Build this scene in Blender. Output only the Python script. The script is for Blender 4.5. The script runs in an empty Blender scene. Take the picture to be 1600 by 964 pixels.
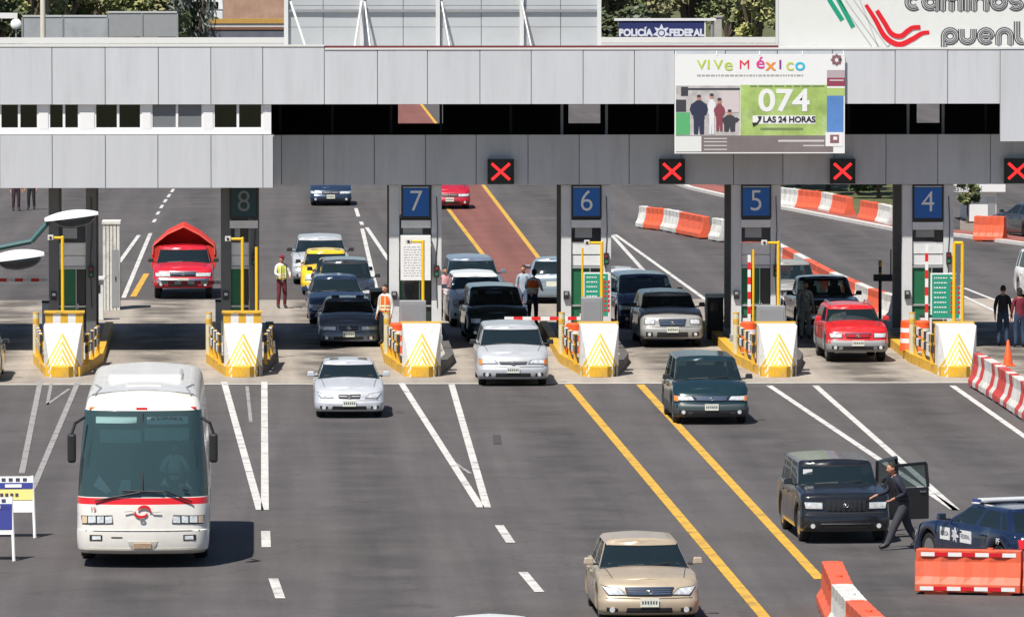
import bpy, bmesh, math, random
from mathutils import Vector, Matrix
from math import sin, cos, pi, sqrt, radians
random.seed(7)
scn = bpy.context.scene
# ---------------------------------------------------------------- camera
F = 12000.0; CX = 800.0; CY = 482.0; CAMH = 13.6
YAW = math.atan(400/F); PITCH = math.atan(672/F)
cam_d = bpy.data.cameras.new('camera'); cam = bpy.data.objects.new('camera', cam_d)
scn.collection.objects.link(cam); scn.camera = cam
cam.location = (0, 0, CAMH); cam.rotation_euler = (pi/2-PITCH, 0, -YAW)
cam_d.sensor_width = 36; cam_d.lens = F*36/1600; cam_d.clip_start = 1; cam_d.clip_end = 6000
# ---------------------------------------------------------------- sky, sun, exposure
SUN = Vector((0.33, 0.5, -1)).normalized()
w = bpy.data.worlds.new('World'); scn.world = w; w.use_nodes = True
nt = w.node_tree; bg = nt.nodes['Background']; sky = nt.nodes.new('ShaderNodeTexSky')
sky.sky_type = 'NISHITA'; sky.sun_disc = False
sky.sun_elevation = math.asin(-SUN.z); sky.sun_rotation = math.atan2(-SUN.x, -SUN.y)
sky.altitude = 2200; sky.dust_density = 2.0
nt.links.new(sky.outputs[0], bg.inputs[0]); bg.inputs[1].default_value = 0.068
sl = bpy.data.lights.new('sun', 'SUN'); sl.energy = 5.0; sl.angle = radians(0.53); sl.color = (1, .955, .89)
so = bpy.data.objects.new('sun', sl); scn.collection.objects.link(so)
so.rotation_euler = SUN.to_track_quat('-Z', 'Y').to_euler(); so.location = (-20, 150, 60)
scn.view_settings.view_transform = 'Standard'; scn.view_settings.look = 'None'
scn.view_settings.exposure = 0.30; scn.view_settings.gamma = 1; scn.view_settings.use_curve_mapping = False
# ---------------------------------------------------------------- pixel <-> place helpers
_f = Vector((sin(YAW)*cos(PITCH), cos(YAW)*cos(PITCH), -sin(PITCH))); _r = Vector((cos(YAW), -sin(YAW), 0)); _u = _r.cross(_f)
def ray(px, py): return _f + _r*((px-CX)/F) - _u*((py-CY)/F)
def G(px, py, z=0.0):
    d = ray(px, py); k = (z-CAMH)/d.z; return Vector((d.x*k, d.y*k, z))
def V(px, py, Y):
    d = ray(px, py); k = Y/d.y; return Vector((d.x*k, Y, CAMH+d.z*k))
def VX(px, Y, py=350): return V(px, py, Y).x
def VZ(py, Y, px=800): return V(px, py, Y).z
# ---------------------------------------------------------------- materials
MATS = {}
def mat(name, col, rough=.6, metal=0, coat=0, noise=0, nscale=3, bump=0, bscale=30, emit=0, spec=.5, space='Object', stretch=(1,1,1), dirt=None, dscale=1.0, damt=.4):
    if name in MATS: return MATS[name]
    m = bpy.data.materials.new(name); m.use_nodes = True; t = m.node_tree; b = t.nodes['Principled BSDF']
    b.inputs['Base Color'].default_value = (*col, 1); b.inputs['Roughness'].default_value = rough
    b.inputs['Metallic'].default_value = metal; b.inputs['Coat Weight'].default_value = coat; b.inputs['Coat Roughness'].default_value = .10
    b.inputs['Specular IOR Level'].default_value = spec
    m.diffuse_color = (*col, 1)
    if emit: b.inputs['Emission Color'].default_value = (*col, 1); b.inputs['Emission Strength'].default_value = emit
    if noise or bump or dirt:
        if space == 'World': g = t.nodes.new('ShaderNodeNewGeometry').outputs['Position']
        else: g = t.nodes.new('ShaderNodeTexCoord').outputs['Object']
        mp = t.nodes.new('ShaderNodeMapping'); mp.inputs['Scale'].default_value = stretch; t.links.new(g, mp.inputs[0])
        last = None
        if noise:
            n = t.nodes.new('ShaderNodeTexNoise'); n.inputs['Scale'].default_value = nscale; n.inputs['Detail'].default_value = 6; n.inputs['Roughness'].default_value = .65
            t.links.new(mp.outputs[0], n.inputs[0])
            mr = t.nodes.new('ShaderNodeMapRange'); mr.inputs[1].default_value = .3; mr.inputs[2].default_value = .7; mr.inputs[3].default_value = 1-noise; mr.inputs[4].default_value = 1+noise
            t.links.new(n.outputs[0], mr.inputs[0])
            mx = t.nodes.new('ShaderNodeVectorMath'); mx.operation = 'SCALE'; mx.inputs[0].default_value = col
            t.links.new(mr.outputs[0], mx.inputs['Scale']); last = mx.outputs[0]
        if dirt:
            n2 = t.nodes.new('ShaderNodeTexNoise'); n2.inputs['Scale'].default_value = dscale; n2.inputs['Detail'].default_value = 8; n2.inputs['Roughness'].default_value = .7
            t.links.new(mp.outputs[0], n2.inputs[0])
            cr = t.nodes.new('ShaderNodeMapRange'); cr.inputs[1].default_value = .5; cr.inputs[2].default_value = .72; cr.inputs[3].default_value = 0; cr.inputs[4].default_value = damt
            t.links.new(n2.outputs[0], cr.inputs[0])
            mi = t.nodes.new('ShaderNodeMix'); mi.data_type = 'RGBA'
            t.links.new(cr.outputs[0], mi.inputs[0])
            if last: t.links.new(last, mi.inputs[6])
            else: mi.inputs[6].default_value = (*col, 1)
            mi.inputs[7].default_value = (*dirt, 1); last = mi.outputs[2]
        if last: t.links.new(last, b.inputs['Base Color'])
        if bump:
            n3 = t.nodes.new('ShaderNodeTexNoise'); n3.inputs['Scale'].default_value = bscale; n3.inputs['Detail'].default_value = 3
            t.links.new(mp.outputs[0], n3.inputs[0]); bp = t.nodes.new('ShaderNodeBump'); bp.inputs['Strength'].default_value = bump; bp.inputs['Distance'].default_value = .02
            t.links.new(n3.outputs[0], bp.inputs['Height']); t.links.new(bp.outputs[0], b.inputs['Normal'])
    MATS[name] = m; return m
def paint(name, col, metal=.0, rough=.35):
    dk = max(col) < .15
    return mat('paint_'+name, col, .22 if dk else rough, metal, coat=.75 if dk else .55, noise=.05, nscale=2.2, dirt=(.16,.14,.12) if not dk else (.06,.055,.05), dscale=1.6, damt=.18 if not dk else .12)
def glass_mat(name, tint=(.34,.42,.42), base=.05, film=None, famt=.3):
    if name in MATS: return MATS[name]
    m = bpy.data.materials.new(name); m.use_nodes = True; t = m.node_tree; t.nodes.remove(t.nodes['Principled BSDF'])
    out = t.nodes['Material Output']; tr = t.nodes.new('ShaderNodeBsdfTransparent'); tr.inputs[0].default_value = (*tint, 1)
    gl = t.nodes.new('ShaderNodeBsdfGlossy'); gl.inputs['Roughness'].default_value = .03
    fr = t.nodes.new('ShaderNodeFresnel'); fr.inputs[0].default_value = 1.5
    ad = t.nodes.new('ShaderNodeMath'); ad.operation = 'ADD'; ad.inputs[1].default_value = base; t.links.new(fr.outputs[0], ad.inputs[0])
    mx = t.nodes.new('ShaderNodeMixShader'); t.links.new(ad.outputs[0], mx.inputs[0]); t.links.new(tr.outputs[0], mx.inputs[1]); t.links.new(gl.outputs[0], mx.inputs[2])
    last = mx.outputs[0]
    if film:      # dust and tint film on the pane
        df = t.nodes.new('ShaderNodeBsdfDiffuse'); df.inputs[0].default_value = (*film, 1)
        m2 = t.nodes.new('ShaderNodeMixShader'); m2.inputs[0].default_value = famt; t.links.new(last, m2.inputs[1]); t.links.new(df.outputs[0], m2.inputs[2]); last = m2.outputs[0]
    t.links.new(last, out.inputs[0]); m.diffuse_color = (*tint, 1); MATS[name] = m; return m
# ---------------------------------------------------------------- mesh builder
class MB:
    def __init__(s): s.v = []; s.f = []; s.m = []; s.mats = []
    def mi(s, m):
        if m not in s.mats: s.mats.append(m)
        return s.mats.index(m)
    def add(s, vs, fs, m):
        o = len(s.v); s.v += [tuple(v) for v in vs]; k = s.mi(m)
        for f in fs: s.f.append([o+i for i in f]); s.m.append(k)
    def box(s, c, d, m, rz=0, top=None):
        x, y, z = [q/2 for q in d]; tx, ty = top if top else (1, 1)
        vs = [(-x,-y,-z),(x,-y,-z),(x,y,-z),(-x,y,-z),(-x*tx,-y*ty,z),(x*tx,-y*ty,z),(x*tx,y*ty,z),(-x*tx,y*ty,z)]
        R = Matrix.Rotation(rz, 3, 'Z'); c = Vector(c)
        s.add([R@Vector(v)+c for v in vs], [(0,3,2,1),(4,5,6,7),(0,1,5,4),(1,2,6,5),(2,3,7,6),(3,0,4,7)], m)
    def bx(s, x0, x1, y0, y1, z0, z1, m): s.box(((x0+x1)/2,(y0+y1)/2,(z0+z1)/2), (abs(x1-x0),abs(y1-y0),abs(z1-z0)), m)
    def cyl(s, p0, p1, r0, m, r1=None, n=10, cap=True):
        p0 = Vector(p0); p1 = Vector(p1); r1 = r0 if r1 is None else r1
        d = (p1-p0).normalized(); a = d.orthogonal().normalized(); b = d.cross(a)
        vs = [p0+(a*cos(2*pi*i/n)+b*sin(2*pi*i/n))*r0 for i in range(n)]+[p1+(a*cos(2*pi*i/n)+b*sin(2*pi*i/n))*r1 for i in range(n)]
        fs = [(i,(i+1)%n,n+(i+1)%n,n+i) for i in range(n)]
        if cap: fs += [tuple(range(n-1,-1,-1)), tuple(range(n,2*n))]
        s.add(vs, fs, m)
    def tube(s, pts, r, m, n=8):
        for a, b in zip(pts[:-1], pts[1:]): s.cyl(a, b, r, m, n=n)
    def prism(s, poly, h, m, M=None):           # poly in local xy, extruded +z by h
        n = len(poly); vs = [Vector((p[0],p[1],0)) for p in poly]+[Vector((p[0],p[1],h)) for p in poly]
        if M: vs = [M@v for v in vs]
        s.add(vs, [tuple(range(n-1,-1,-1)), tuple(range(n,2*n))]+[(i,(i+1)%n,n+(i+1)%n,n+i) for i in range(n)], m)
    def grid(s, P, m, flip=False):
        a = len(P); b = len(P[0]); vs = [p for r in P for p in r]; fs = []
        for i in range(a-1):
            for j in range(b-1):
                q = (i*b+j, i*b+j+1, (i+1)*b+j+1, (i+1)*b+j); fs.append(q[::-1] if flip else q)
        s.add(vs, fs, m)
    def lathe(s, prof, m, M=None, n=20):        # prof (r,z)
        vs = []; fs = []
        for r, z in prof:
            for i in range(n): vs.append(Vector((r*cos(2*pi*i/n), r*sin(2*pi*i/n), z)))
        for k in range(len(prof)-1):
            for i in range(n): fs.append((k*n+i, k*n+(i+1)%n, (k+1)*n+(i+1)%n, (k+1)*n+i))
        if prof[0][0] > 1e-4: fs.append(tuple(range(n-1,-1,-1)))
        if prof[-1][0] > 1e-4: fs.append(tuple((len(prof)-1)*n+i for i in range(n)))
        if M: vs = [M@v for v in vs]
        s.add(vs, fs, m)
    def ell(s, c, r, m, nu=12, nv=8, R=None):
        vs = []; c = Vector(c)
        for j in range(nv+1):
            for i in range(nu):
                v = Vector((r[0]*sin(pi*j/nv)*cos(2*pi*i/nu), r[1]*sin(pi*j/nv)*sin(2*pi*i/nu), r[2]*cos(pi*j/nv)))
                if R: v = R@v
                vs.append(v+c)
        fs = [(j*nu+i, (j+1)*nu+i, (j+1)*nu+(i+1)%nu, j*nu+(i+1)%nu) for j in range(nv) for i in range(nu)]
        s.add(vs, fs, m)
    def build(s, name, parent=None, smooth=None, bevel=0, **tags):
        me = bpy.data.meshes.new(name); me.from_pydata(s.v, [], s.f)
        for m in s.mats: me.materials.append(m)
        for p, k in zip(me.polygons, s.m): p.material_index = k
        bm = bmesh.new(); bm.from_mesh(me); bmesh.ops.remove_doubles(bm, verts=bm.verts, dist=1e-5)
        if smooth != 'keep': bmesh.ops.recalc_face_normals(bm, faces=bm.faces)
        bm.to_mesh(me); bm.free()
        if smooth: me.shade_smooth(); me.set_sharp_from_angle(angle=radians(38 if smooth in (True, 'keep') else smooth))
        o = bpy.data.objects.new(name, me); scn.collection.objects.link(o)
        if parent: o.parent = parent
        if bevel: b = o.modifiers.new('bevel', 'BEVEL'); b.width = bevel; b.segments = 2; b.limit_method = 'ANGLE'
        for k, v in tags.items(): o[k] = v
        return o
def thing(name, label, cat, loc=(0,0,0), rz=0, group=None):
    o = bpy.data.objects.new(name, None); scn.collection.objects.link(o); o.empty_display_size = .2
    o.location = loc; o.rotation_euler = (0, 0, rz); o['label'] = label; o['category'] = cat
    if group: o['group'] = group
    return o
def tag(o, label, cat, group=None):
    o['label'] = label; o['category'] = cat
    if group: o['group'] = group
    return o
def text(s, size, m, name='lettering', parent=None, loc=(0,0,0), rot=(pi/2,0,0), ext=.004, align='CENTER', sx=1, offset=0, shear=0):
    c = bpy.data.curves.new(name, 'FONT'); c.body = s; c.size = size; c.extrude = ext; c.align_x = align; c.align_y = 'CENTER'; c.offset = offset; c.shear = shear
    t = bpy.data.objects.new(name+'_tmp', c); scn.collection.objects.link(t)
    dg = bpy.context.evaluated_depsgraph_get(); me = bpy.data.meshes.new_from_object(t.evaluated_get(dg)); bpy.data.objects.remove(t)
    me.materials.clear(); me.materials.append(m)
    o = bpy.data.objects.new(name, me); scn.collection.objects.link(o); o.location = loc; o.rotation_euler = rot; o.scale = (sx,1,1)
    if parent: o.parent = parent
    return o
def ribbon(mb, pts, w, m, y, th=.006):          # stroke in an XZ plane at depth y, pts (x,z)
    n = len(pts); L = []; R = []
    for i, p in enumerate(pts):
        a = pts[max(0,i-1)]; b = pts[min(n-1,i+1)]; dx, dz = b[0]-a[0], b[1]-a[1]; l = math.hypot(dx,dz) or 1
        ww = w[i] if isinstance(w, list) else w
        L.append((p[0]-dz/l*ww/2, y, p[1]+dx/l*ww/2)); R.append((p[0]+dz/l*ww/2, y, p[1]-dx/l*ww/2))
    vs = L+R+[(v[0],y-th,v[2]) for v in L]+[(v[0],y-th,v[2]) for v in R]; fs = []
    for i in range(n-1):
        fs += [(2*n+i,2*n+i+1,3*n+i+1,3*n+i), (i,n+i,n+i+1,i+1), (i,i+1,2*n+i+1,2*n+i), (n+i,3*n+i,3*n+i+1,n+i+1)]
    fs += [(0,2*n,3*n,n), (n-1,2*n-1,4*n-1,3*n-1)]
    mb.add(vs, fs, m)
# shared materials
white_p = mat('white_panel', (.72,.73,.74), .45, noise=.03, nscale=.8, dirt=(.45,.45,.44), dscale=.5, damt=.25, space='World')
grey_ps = [mat('grey_panel_%d'%i, (.56*q,.575*q,.60*q), .4, noise=.05, nscale=.9, dirt=(.33,.33,.33), dscale=1.5, damt=.26, space='World', stretch=(1.5,1.5,.16)) for i, q in enumerate((1,.965,1.03))]
grey_p = grey_ps[0]
low_ps = [mat('grey_low_panel_%d'%i, (.52*q,.54*q,.56*q), .45, noise=.06, nscale=.9, dirt=(.24,.24,.24), dscale=1.5, damt=.3, space='World', stretch=(1.5,1.5,.16)) for i, q in enumerate((1,.95,1.04))]
seam_m = mat('seam', (.16,.17,.18), .8)
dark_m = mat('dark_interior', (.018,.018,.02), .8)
black_m = mat('black_plastic', (.02,.02,.022), .5)
rubber = mat('rubber', (.018,.018,.018), .85)
chrome = mat('chrome', (.7,.7,.7), .18, 1)
alu = mat('aluminium', (.55,.56,.57), .35, .8)
white_m = mat('white_paint', (.8,.8,.79), .5, noise=.04, dirt=(.5,.48,.44), dscale=3, damt=.3)
yellow_m = mat('yellow_paint', (.74,.42,.03), .55, noise=.10, nscale=6, dirt=(.25,.19,.11), dscale=2.6, damt=.8)
conc_m = mat('concrete', (.42,.40,.36), .85, noise=.12, nscale=2.5, bump=.3, dirt=(.2,.19,.17), dscale=1.2, damt=.5)
orange_m = mat('orange_plastic', (.74,.12,.05), .55, noise=.10, nscale=4, dirt=(.38,.13,.09), dscale=2.2, damt=.7, bump=.15, bscale=6)
wplast_m = mat('white_plastic', (.66,.65,.61), .55, noise=.10, nscale=4, dirt=(.28,.26,.23), dscale=2.2, damt=.8, bump=.15, bscale=6)
blue_sign = mat('sign_blue', (.012,.12,.42), .45, noise=.05)
green_m = mat('booth_green', (.012,.13,.055), .5, noise=.08)
shaded_sign = mat('sign_shaded_teal',(.012,.045,.06),.5,noise=.1)  # face of sign 8, the deep shade over it put into the colour
green_sign = mat('sign_green', (.02,.30,.19), .45, noise=.04)
red_led = mat('red_led', (1,.02,.02), .5, emit=1.6)
headglass = mat('headlamp_glass', (.75,.77,.78), .12, .25, coat=1, noise=.35, nscale=14)
amber = mat('amber_lens', (.85,.25,.03), .2, coat=.6)
redlens = mat('red_lens', (.7,.01,.015), .2, coat=.8)
plate_m = mat('number_plate', (.72,.73,.62), .5, noise=.2, nscale=25)
cabin_m = mat('cabin_dark', (.03,.03,.032), .8)
seat_m = mat('seat_fabric', (.09,.09,.09), .9)
carglass = glass_mat('car_glass', film=(.035,.062,.075), famt=.28)
winglass = glass_mat('window_glass', (.15,.17,.2), .04)
steel_m = mat('grey_steel', (.33,.34,.35), .5, .3, noise=.08)
# ================================================================ THE GROUND
def sheet(name, pts, z, m, kind='structure', thick=0):
    mb = MB(); mb.add([(p[0],p[1],z) for p in pts], [tuple(range(len(pts)))], m)
    o = mb.build(name, smooth='keep')
    if o.data.polygons[0].normal.z < 0: o.data.flip_normals()
    o['kind'] = kind; return o
def rect(x0,x1,y0,y1): return [(x0,y0),(x1,y0),(x1,y1),(x0,y1)]
def ground_mat(name, col, patch, crack=True):
    m = mat(name, col, .88, noise=.14, nscale=.35, bump=.25, bscale=25, space='World', dirt=patch, dscale=.18, damt=.55)
    t = m.node_tree; b = t.nodes['Principled BSDF']; src = b.inputs['Base Color'].links[0].from_socket
    g = t.nodes.new('ShaderNodeNewGeometry')
    # fine aggregate
    n = t.nodes.new('ShaderNodeTexNoise'); n.inputs['Scale'].default_value = 9; n.inputs['Detail'].default_value = 4; t.links.new(g.outputs['Position'], n.inputs[0])
    r = t.nodes.new('ShaderNodeMapRange'); r.inputs[1].default_value = .3; r.inputs[2].default_value = .7; r.inputs[3].default_value = .9; r.inputs[4].default_value = 1.1; t.links.new(n.outputs[0], r.inputs[0])
    v = t.nodes.new('ShaderNodeVectorMath'); v.operation = 'SCALE'; t.links.new(src, v.inputs[0]); t.links.new(r.outputs[0], v.inputs['Scale'])
    # streaks along the travel direction: tyre polish and oil
    mp = t.nodes.new('ShaderNodeMapping'); mp.inputs['Scale'].default_value = (1.3,.045,1); mp.inputs['Rotation'].default_value = (0,0,.05); t.links.new(g.outputs['Position'], mp.inputs[0])
    n2 = t.nodes.new('ShaderNodeTexNoise'); n2.inputs['Scale'].default_value = 1; n2.inputs['Detail'].default_value = 5; t.links.new(mp.outputs[0], n2.inputs[0])
    r2 = t.nodes.new('ShaderNodeMapRange'); r2.inputs[1].default_value = .35; r2.inputs[2].default_value = .68; r2.inputs[3].default_value = 1.09; r2.inputs[4].default_value = .80; t.links.new(n2.outputs[0], r2.inputs[0])
    v2 = t.nodes.new('ShaderNodeVectorMath'); v2.operation = 'SCALE'; t.links.new(v.outputs[0], v2.inputs[0]); t.links.new(r2.outputs[0], v2.inputs['Scale'])
    last = v2.outputs[0]
    if crack:
        vo = t.nodes.new('ShaderNodeTexVoronoi'); vo.feature = 'DISTANCE_TO_EDGE'; vo.inputs['Scale'].default_value = .16
        nn = t.nodes.new('ShaderNodeTexNoise'); nn.inputs['Scale'].default_value = .8; nn.inputs['Detail'].default_value = 5; t.links.new(g.outputs['Position'], nn.inputs[0])
        ad = t.nodes.new('ShaderNodeVectorMath'); ad.operation = 'MULTIPLY_ADD'; ad.inputs[1].default_value = (2.5,2.5,0); t.links.new(nn.outputs['Color'], ad.inputs[0]); t.links.new(g.outputs['Position'], ad.inputs[2])
        t.links.new(ad.outputs[0], vo.inputs['Vector'])
        r3 = t.nodes.new('ShaderNodeMapRange'); r3.inputs[1].default_value = 0; r3.inputs[2].default_value = .008; r3.inputs[3].default_value = .78; r3.inputs[4].default_value = 1; t.links.new(vo.outputs['Distance'], r3.inputs[0])
        v3 = t.nodes.new('ShaderNodeVectorMath'); v3.operation = 'SCALE'; t.links.new(last, v3.inputs[0]); t.links.new(r3.outputs[0], v3.inputs['Scale']); last = v3.outputs[0]
    t.links.new(last, b.inputs['Base Color']); return m
asphalt = ground_mat('asphalt', (.094,.085,.083), (.066,.060,.059))
concrete_g = ground_mat('apron_concrete', (.36,.315,.265), (.19,.165,.14))
def lane_stain(m, pitch, x0, amt):       # oil and rubber darkening along the middle of each toll lane
    t = m.node_tree; b = t.nodes['Principled BSDF']; src = b.inputs['Base Color'].links[0].from_socket
    g = t.nodes.new('ShaderNodeNewGeometry'); sp = t.nodes.new('ShaderNodeSeparateXYZ'); t.links.new(g.outputs['Position'], sp.inputs[0])
    nz = t.nodes.new('ShaderNodeTexNoise'); nz.inputs['Scale'].default_value = .5; nz.inputs['Detail'].default_value = 5; t.links.new(g.outputs['Position'], nz.inputs[0])
    def M(op,*a):
        n = t.nodes.new('ShaderNodeMath'); n.operation = op
        for i,q in enumerate(a):
            if isinstance(q,(int,float)): n.inputs[i].default_value = q
            else: t.links.new(q, n.inputs[i])
        return n.outputs[0]
    c = M('COSINE', M('MULTIPLY', M('SUBTRACT', sp.outputs['X'], x0), 2*pi/pitch))
    k = M('MULTIPLY', M('MAXIMUM', M('ADD', c, -.1), 0), M('MULTIPLY', M('MAXIMUM', M('SUBTRACT', nz.outputs[0], .32), 0), amt*4))
    v = t.nodes.new('ShaderNodeVectorMath'); v.operation = 'SCALE'; t.links.new(src, v.inputs[0]); t.links.new(M('MAXIMUM', M('SUBTRACT', 1, k), .35), v.inputs['Scale']); t.links.new(v.outputs[0], b.inputs['Base Color'])
lane_stain(concrete_g, 4.9, VX(515,222), .85)
lane_stain(asphalt, 4.9, VX(515,222)+.3, .30)
redlane = ground_mat('red_lane', (.20,.075,.058), (.14,.06,.05), False)
grass_m = mat('dry_grass', (.09,.10,.035), .95, noise=.35, nscale=.4, bump=.5, space='World', dirt=(.16,.12,.07), dscale=.1, damt=.8)
earth_m = mat('dusty_paving', (.22,.18,.15), .9, noise=.2, nscale=.5, space='World', dirt=(.12,.10,.09), dscale=.4, damt=.5)
line_w = mat('road_white', (.60,.59,.56), .7, noise=.14, nscale=3, space='World', dirt=(.16,.15,.15), dscale=1.6, damt=1.0)
line_f = mat('road_white_worn', (.30,.29,.28), .7, noise=.2, nscale=2, space='World', dirt=(.11,.10,.1), dscale=1.5, damt=.9)
line_y = mat('road_yellow', (.62,.36,.045), .7, noise=.12, nscale=3, space='World', dirt=(.17,.12,.07), dscale=1.8, damt=1.0)
sheet('ground', rect(-1800,1800,-200,3500), -.06, grass_m)
sheet('asphalt_road', rect(-60,75,20,640), 0, asphalt)
YA, YB = G(800,600).y, G(800,468).y
sheet('concrete_apron', rect(-50,60,YA,YB), .004, concrete_g)
sheet('apron_edge_strip', rect(-50,60,YA,YA+.35), .008, mat('edge_strip',(.5,.48,.44),.8,noise=.15,space='World'))
mbj = MB()
for Yj in (YA+6.2, YA+12.5, YA+19, YA+25.5, YA+32): mbj.add([(-50,Yj,.0085),(60,Yj,.0085),(60,Yj+.06,.0085),(-50,Yj+.06,.0085)], [(0,1,2,3)], seam_m)
o = mbj.build('apron_joint_lines', smooth='keep'); o['kind'] = 'structure'
# red lane of the far carriageway
def gp(l): return [tuple(G(*p)[:2]) for p in l]
sheet('red_lane_surface', gp([(815,474),(900,474),(790,332),(663,165),(620,110),(525,110),(576,165),(705,332)]), .006, redlane)
lines = MB()
def stripe(a, b, w, m=line_w, z=.012, mb=lines):
    a = G(*a); b = G(*b); d = (b-a); d.z = 0; d.normalize(); n = Vector((-d.y, d.x, 0))*w/2
    # width in metres measured across X (paint width)
    mb.add([(a.x-w/2,a.y,z),(b.x-w/2,b.y,z),(b.x+w/2,b.y,z),(a.x+w/2,a.y,z)], [(0,1,2,3)], m)
W1 = .17
for a, b in [((350,597),(406,797)),((413,597),(414,797)),((627,599),(751,793)),((705,599),(761,793)),((1202,603),(1492,797)),((1274,603),(1494,797)),((1488,603),(1720,766)),
             ((415,830),(416,855)),((427,904),(438,935)),((450,990),(462,1020)),((780,821),(798,848)),((817,894),(843,925)),((864,965),(893,1000))]:
    stripe(a, b, W1 if b[1] < 800 or b[0] > 1000 else .19)
for a, b in [((63,596),(34,740)),((122,597),(54,757)),((54,757),(30,800))]: stripe(a, b, .14, line_f)
for a, b in [((80,600),(74,632)),((74,632),(108,608)),((386,604),(392,660)),((640,620),(700,716)),((700,716),(735,740))]: stripe(a, b, .09, line_f, .0105)
for a, b in [((217,368),(186,411)),((235,365),(193,466)),((566,358),(594,479)),((573,356),(608,408)),((956,368),(1010,428)),((961,367),(1110,474)),
             ((556,326),(560,339)),((564,347),(566,352)),((1505,450),(1600,487)),((1505,463),(1600,508))]: stripe(a, b, .15)
for i, y in enumerate((296,304,312,321,331,343)): stripe((271-i*5.6,y), (268-i*5.7,y+5), .13)
stripe((888,601),(1196,966),.22,line_y); stripe((1000,601),(1281,905),.22,line_y); stripe((1196,966),(1250,1030),.22,line_y)
stripe((628,232),(765,412),.17,line_y); stripe((705,224),(848,412),.17,line_y); stripe((560,145),(628,232),.17,line_y); stripe((640,140),(705,224),.17,line_y)
stripe((229,428),(208,464),.2,line_y)
o = lines.build('road_markings', smooth='keep'); o['kind'] = 'structure'
# the right-hand carriageway: white kerb with red edge, grass beyond
kerb = MB(); kw = mat('kerb_white',(.6,.58,.55),.8,noise=.1,space='World'); kr = mat('kerb_red',(.30,.10,.08),.8,noise=.2,space='World')
kp = [(1040,283),(1075,296),(1140,311),(1220,327),(1400,362),(1500,371),(1620,387),(1760,405)]
for a, b in zip(kp[:-1], kp[1:]):
    A = G(*a); B = G(*b); d = (B-A).normalized(); n = Vector((-d.y,d.x,0)); 
    if n.y < 0: n = -n
    for m, o0, o1, h in ((kw,0,.25,.12),(kr,.25,1.4,.14)):
        kerb.add([A+n*o0,B+n*o0,B+n*o1,A+n*o1]+[q+Vector((0,0,h)) for q in (A+n*o0,B+n*o0,B+n*o1,A+n*o1)], [(4,5,6,7),(0,1,5,4),(2,3,7,6),(0,4,7,3),(1,2,6,5)], m)
o = kerb.build('kerb'); o['kind'] = 'structure'
sheet('verge_paving', gp([(1078,290),(1225,290),(1225,320),(1140,306)]), .02, redlane)
sheet('verge_grass', gp([(1225,321),(1395,355),(1395,270),(1140,255),(1080,270)]), .03, grass_m)
sheet('forecourt_paving', gp([(1500,366),(1760,398),(1760,345),(1500,340)]), .05, earth_m)
sheet('roadside_grass', rect(-60,75,560,640), .02, grass_m)
# dark tar repairs
tar = mat('tar_patch',(.055,.053,.054),.8,noise=.1,space='World')
for q in ([(770,680),(782,679),(784,694),(771,694)],[(1100,480),(1128,480),(1132,500),(1102,500)],):
    sheet('tar_patch', gp(q), .009, tar)
# ================================================================ CANOPY AND BRIDGE
YF = 219.2; YL = 221.0; YR = 230.4
XL = VX(-420, YF); XR = VX(2000, YF)
zt = VZ(78, YF); ztl = VZ(73, YF); zb_ = VZ(163, YF); lt = VZ(211, YL); lb = VZ(289, YL); bt = VZ(211, YF); bb = VZ(293, YF)
plaza = thing('toll_plaza_canopy', 'long grey panelled toll plaza bridge spanning all the lanes', 'toll plaza', (0, YF, 0))
def loc(mb, name, parent=plaza, **k):
    mb.v = [(x, y-YF, z) for x, y, z in mb.v]; return mb.build(name, parent, **k)
def panels(seams, Y, z0, z1, m, gap=.022, th=.08):
    mb = MB()
    for a, b in zip(seams[:-1], seams[1:]):
        xa, xb = VX(a,Y)+gap/2, VX(b,Y)-gap/2; j = random.uniform(-.004,.004)
        mb.bx(xa, xb, Y+j, Y+th, z0, z1, random.choice(m) if isinstance(m, list) else m)
    mb.bx(VX(seams[0],Y), VX(seams[-1],Y), Y+th*.35, Y+th*1.3, z0+.01, z1-.01, seam_m); return mb
us = [-420,-330,-248,-165,-82,0,82,165,248,330,411,507,590,668,750,830,911,991,1054,1133,1214,1300,1398,1480,1562]
loc(panels(us[:12], YF, zb_, ztl, grey_ps), 'upper_fascia'); loc(panels(us[11:], YF, zb_, zt, grey_ps), 'upper_fascia')
rs = [1562,1645,1725,1806,1890,2000]
loc(panels(rs, YF-.25, VZ(222,YF-.25), VZ(80,YF-.25), grey_ps), 'side_fascia')
ls = [427,440,506,585,665,744,825,905,983,1064,1146,1223,1303,1384,1465,1547,1630,1710,1790,1870,2000]
loc(panels(ls, YL, lb, lt, low_ps), 'lower_fascia')
bs = [-420,-330,-248,-165,-82,0,82,165,247,330,411,427]
loc(panels(bs, YF, bb, bt, grey_ps), 'office_fascia')
mb = MB(); x427 = VX(427,YF)
mb.bx(x427-.1, x427+.02, YF+.1, YL+.3, bb, bt, grey_p); mb.bx(XL, x427-.02, YF+.1, YR-.2, bb+.02, bb+.2, steel_m); mb.bx(XL, x427, YF+.1, YR-.3, bt-.2, bt-.01, steel_m)
loc(mb, 'office_floor')
mb = MB(); mb.bx(XL, XR, YF+.12, YR, zt-.45, zt-.06, mat('roof_deck',(.42,.42,.41),.8,noise=.15,space='World',dirt=(.2,.19,.18),dscale=.4,damt=.6))
loc(mb, 'roof')
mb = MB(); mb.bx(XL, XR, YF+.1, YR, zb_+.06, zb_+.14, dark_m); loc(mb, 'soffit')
mb = MB(); mb.bx(x427, XR, YL+.12, YR-.3, lb+.02, lb+.14, steel_m); loc(mb, 'bridge_floor')
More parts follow.
